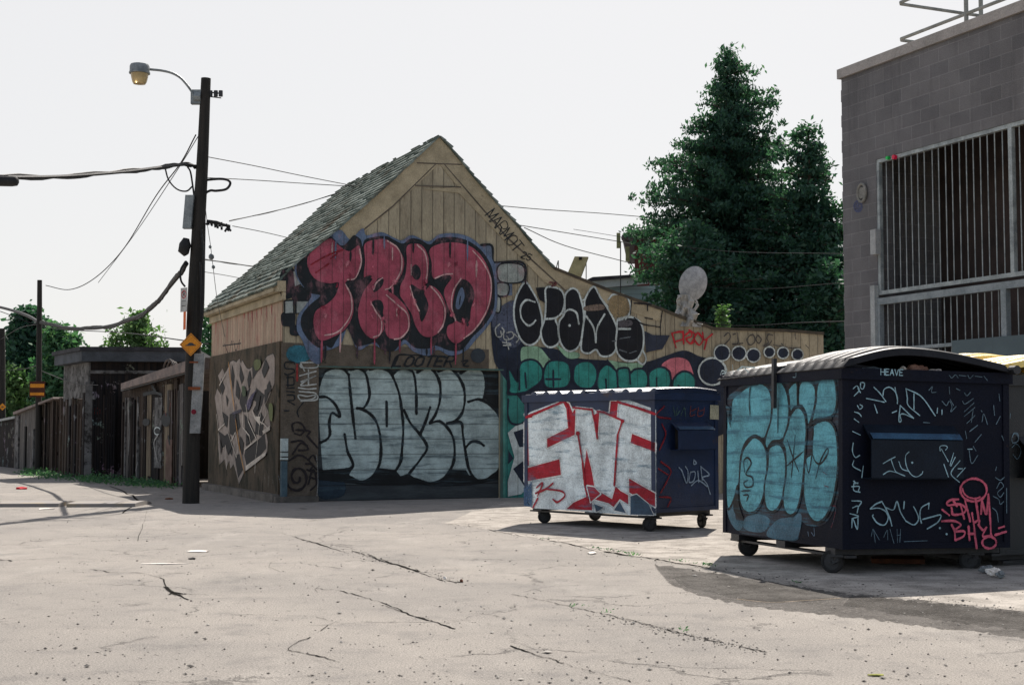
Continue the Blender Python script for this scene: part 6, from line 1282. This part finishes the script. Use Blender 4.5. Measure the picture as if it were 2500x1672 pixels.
for (u, va, vb, vp, lab) in ((1510, 569, 606, 690, 'taller thin mast with a narrow olive panel antenna behind the wing'), (1532, 603, 638, 690, 'short narrow olive panel antenna bracketed next to the brick house')):
    b_ = at(u, 1100, 37.5); b_.z = 0; mt = thing('panel_antenna', b_, lab, 'antenna', 'panel antennas behind the wing')
    bm = B(); c_ = at(u, (va+vb)/2, 37.4)-b_; obox(bm, c_, (4.5*37.5/F, 0, 0), (0, .05, 0), (.0, 0, (vb-va)/2*37.5/F)); part('panel', bm, weathered('olive_panel', rgb(150, 150, 110), rgb(120, 122, 88), 6), mt)
    bm = B()
    if vp == 690 and u < 1520: tube(bm, [at(1515, va+20, 37.5)-b_, at(1515, 690, 37.5)-b_, Vector((.05, 0, 0))], .016, 5)
    else: tube(bm, [at(1536, 632, 37.5)-b_, at(1540, 643, 37.6)-b_, at(1549, 655, 37.7)-b_, Vector((.2, 9, at(1549, 655, 37.7).z))], .014, 5)
    part('mast', bm, M['black_metal'], mt)
# satellite dish with foil wrapped mount on the wing roof
dy_ = GF.M @ Vector((FP.p2(1685, 785)[0], .15, 0)); Yd = dy_.y
dh = thing('satellite_dish', Vector((at(1680, 790, Yd).x, Yd, at(1680, 790, Yd).z)), 'grey round satellite dish on a foil wrapped mount on the wing roof', 'satellite dish'); do = dh.location.copy()
bm = B(); c_ = at(1692, 693, Yd)-do; nrm = Vector((-.35, .85, .30)).normalized(); ux = nrm.cross(Vector((0, 0, 1))).normalized(); uz = ux.cross(nrm).normalized(); rr = 41*Yd/F
rings = []
for k in range(7):
    q = k/6*rr; rings.append([bm.verts.new(c_ - nrm*.10*(1-(q/rr)**2) + (ux*math.cos(2*math.pi*j/32)*.96+uz*math.sin(2*math.pi*j/32)*1.08)*max(q, .001)) for j in range(32)])
for k in range(6):
    for j in range(32): bm.faces.new([rings[k][j], rings[k][(j+1) % 32], rings[k+1][(j+1) % 32], rings[k+1][j]])
bmesh.ops.recalc_face_normals(bm, faces=bm.faces); bmesh.ops.solidify(bm, geom=list(bm.faces), thickness=.012)
part('dish', bm, weathered('dish_grey', rgb(170, 172, 174, 1.1), rgb(146, 148, 150), 8), dh, smooth=True)
t = NT('crumpled_foil'); fm = t.pbr(rgb(190, 186, 178), .32, .75, t.bump(t.noise(16, 3, .7), 1.0, .05))
def foil(bm):
    bmesh.ops.create_cone(bm, cap_ends=True, segments=26, radius1=.24, radius2=.11, depth=.62, matrix=Matrix.Translation(at(1672, 760, Yd)-do)); bmesh.ops.subdivide_edges(bm, edges=list(bm.edges), cuts=4, use_grid_fill=True)
    rr_ = random.Random(5)
    for v in bm.verts:
        k = 1+.28*math.sin(v.co.z*31+v.co.x*23)+.2*math.sin(v.co.x*41-v.co.y*37)+rr_.uniform(-.09, .09); v.co.x = (v.co.x-(at(1672, 760, Yd)-do).x)*k+(at(1672, 760, Yd)-do).x; v.co.y *= k
bm = B(); foil(bm); part('foil_wrap', bm, fm, dh)
bm = B()
for q in ([(1664, 726), (1655, 728), (1654, 738), (1662, 744)], [(1695, 730), (1702, 738), (1698, 750), (1692, 756)], [(1697, 738), (1704, 745), (1695, 760)], [(1690, 785), (1705, 790), (1716, 792)], [(1660, 780), (1655, 792), (1662, 800)]):
    tube(bm, cr([at(a, b, Yd-.1)-do for a, b in q]), .016, 6)
part('foil_strand', bm, fm, dh)
bm = B(); tube(bm, [at(1680, 745, Yd+.02)-do, at(1690, 700, Yd+.05)-do], .03, 8); part('mount_arm', bm, M['galv'], dh)

# ------------------------------------------------------------------ litter, weeds
def flat_bit(name, u, v, w, l, mat, label, cat, seed, h=.01, ang=0, group=None):
    rr = random.Random(seed); p = G(u, v); bm = B(); n = 9
    ring = [(w/2*math.cos(2*math.pi*k/n)*rr.uniform(.7, 1.15), l/2*math.sin(2*math.pi*k/n)*rr.uniform(.7, 1.15)) for k in range(n)]
    ca, sa = math.cos(ang), math.sin(ang); A = [bm.verts.new((x*ca-y*sa, x*sa+y*ca, .005+rr.uniform(0, h*.6))) for x, y in ring]; c = bm.verts.new((0, 0, .006+h*.7)); D_ = [bm.verts.new((a.co.x, a.co.y, .0036)) for a in A]
    for k in range(n): bm.faces.new([A[k], A[(k+1) % n], c]); bm.faces.new([A[k], D_[k], D_[(k+1) % n], A[(k+1) % n]])
    o = part(name, bm, mat); o.location = p; return tag(o, label, cat, group)
WP = weathered('litter_white', rgb(235, 225, 215, 1.1), rgb(215, 205, 195, 1.1), 9); RPm = weathered('litter_red', rgb(200, 40, 50, 1.1), rgb(170, 30, 40), 9); BRm = weathered('litter_brown', rgb(110, 66, 44), rgb(80, 50, 36), 9)
flat_bit('litter', 486, 1347, .24, .12, WP, 'long white scrap lying on the asphalt left of the long cracks', 'litter', 1, .02, group='litter on the asphalt')
flat_bit('litter', 396, 1377, .42, .05, WP, 'thin white streak of paper on the asphalt at left', 'litter', 2, .008, group='litter on the asphalt')
flat_bit('litter', 470, 1365, .07, .07, M['dark'], 'small dark lump just below the long white scrap', 'litter', 3, .02, group='litter on the asphalt')
flat_bit('litter', 54, 1194, .26, .2, RPm, 'flat red wrapper in the alley at the far left', 'litter', 4, .07, group='litter in the alley')
flat_bit('litter', 413, 1219, .14, .12, BRm, 'small brown scrap just left of the nearest pole', 'litter', 5, .04, group='litter in the alley')
flat_bit('litter', 112, 1243, .26, .2, WP, 'white scrap in front of the speed hump', 'litter', 6, .02, group='litter in the alley')
flat_bit('litter', 1086, 1414, .035, .03, WP, 'tiny white piece in the long crack', 'litter', 7, .03, group='litter on the asphalt')
flat_bit('litter', 1127, 1421, .03, .03, BRm, 'tiny orange brown piece at the end of the long crack', 'litter', 8, .03, group='litter on the asphalt')
flat_bit('litter', 1445, 1352, .10, .12, WP, 'pale scrap beside the apron edge below the blue dumpster', 'litter', 9, .03, group='litter on the asphalt')
flat_bit('litter', 2140, 1650, .09, .03, weathered('litter_yellow', rgb(150, 150, 70), rgb(120, 122, 60), 9), 'olive yellow scrap at the lower right edge', 'litter', 13, .01, group='litter on the asphalt')
# cardboard and bits beside the big container
o = f3.M @ Vector((.75, 1.05, 0)); cbf = Frame((G(2172, 1376).x, G(2172, 1376).y, 0), (1, -.2)); bm = B(); v = box(bm, -.16, .30, -.09, .12, .012, .05); 
for vv in v[4:]: vv.co.z += .02*random.random()
cb = part('cardboard', bm, BRm, bevel=.004); cb.matrix_world = cbf.M; tag(cb, 'flattened brown cardboard box on the ground under the large dumpster', 'cardboard')
for k, (u, v) in enumerate(((2430, 1408), (2442, 1412), (2422, 1404), (2410, 1400))):
    o = rag('crumpled_rubbish', G(u, v)+Vector((0, 0, .035)), random.uniform(.03, .05), WP if k % 2 == 0 else M['galv'], 20+k, (1.2, .8, .8)); tag(o, ['crumpled pale wrapper by the right wheel of the large dumpster, frontmost but one', 'frontmost pale crumpled wrapper right of the right wheel of the large dumpster', 'greyish crumple behind the pale wrappers at the right wheel', 'small pale crumple nearest the right wheel of the large dumpster'][k], 'rubbish', 'rubbish under the right end of the large dumpster')
# weeds: tufts along the alley sheds and the apron edge
C = []
def tuft(u, v, n, s, h):
    p = G(u, v); c = np.array([p.x, p.y, 0])+np.stack([rng.normal(size=n)*s, rng.normal(size=n)*s*.6, np.abs(rng.normal(size=n))*h*.6+.02], axis=1); C.append(c)
for k in range(150):
    t_ = rng.random(); u = 60+370*t_; v = 1158+(u-60)*.083+rng.uniform(-7, 9); tuft(u, v, int(rng.uniform(3, 22)), .14, rng.uniform(.02, .11))
for u, v in ((75, 1155), (85, 1158), (230, 1172), (250, 1174), (240, 1178), (120, 1164), (330, 1182), (350, 1184), (380, 1188)): tuft(u, v, 110, .2, .11)
wd = leaves_mesh('weeds', np.concatenate(C), .085, M['leaf_mid'], None, -.6, .35); wd['kind'] = 'stuff'
C = []
for u, v in ((1540, 1358), (1548, 1360), (1720, 1382), (1728, 1385), (1735, 1384), (1330, 1319), (1405, 1485), (1480, 1500), (1665, 1548), (1950, 1428)): tuft(u, v, 10, .03, .015)
for k in range(30): u = rng.uniform(1440, 1740); tuft(u, 1340+(u-1440)*.155, 3, .03, .012)
wd = leaves_mesh('crack_weeds', np.concatenate(C), .03, M['leaf_mid'], None, -.7, .35); wd['kind'] = 'stuff'
# loose grit and small stones on the paving
V = []; Fq = []
for k in range(3600):
    u = rng.uniform(-60, 2560); v = 1262+410*rng.random()**1.25; p = G(u, v)
    if k % 3 == 0:
        i = int(rng.integers(0, 4)); a, b = [((1100, 1280), (1730, 1386)), ((1730, 1386), (2500, 1494)), ((780, 1330), (1130, 1420)), ((1440, 1500), (1870, 1590))][i]; q = rng.random(); p = G(a[0]+(b[0]-a[0])*q+rng.normal()*16, a[1]+(b[1]-a[1])*q+rng.normal()*5)
    r_ = float(np.exp(rng.normal()*.45))*.0048; n0 = len(V)
    for dx, dy, dz in ((1, 0, .3), (0, 1, .25), (-1, 0, .3), (0, -1, .35), (0, 0, 1), (0, 0, -.2)):
        V.append((p.x+dx*r_*rng.uniform(.7, 1.4), p.y+dy*r_*rng.uniform(.7, 1.4), max(.0005, (dz*.8+.2)*r_*rng.uniform(.6, 1.2))))
    for f in ((0, 1, 4), (1, 2, 4), (2, 3, 4), (3, 0, 4), (1, 0, 5), (2, 1, 5), (3, 2, 5), (0, 3, 5)): Fq.append(tuple(n0+j for j in f))
me = bpy.data.meshes.new('gravel'); me.from_pydata(V, [], Fq); me.update()
t = NT('mixed_grit'); g = t.n('ShaderNodeNewGeometry'); gm_ = t.pbr(t.mix(t.ss(g.outputs['Random Per Island'], .3, .95), (.10, .092, .084, 1), (.42, .39, .35, 1)), .95, spec=.15)
o = new_obj('gravel', me, gm_); o['kind'] = 'stuff'
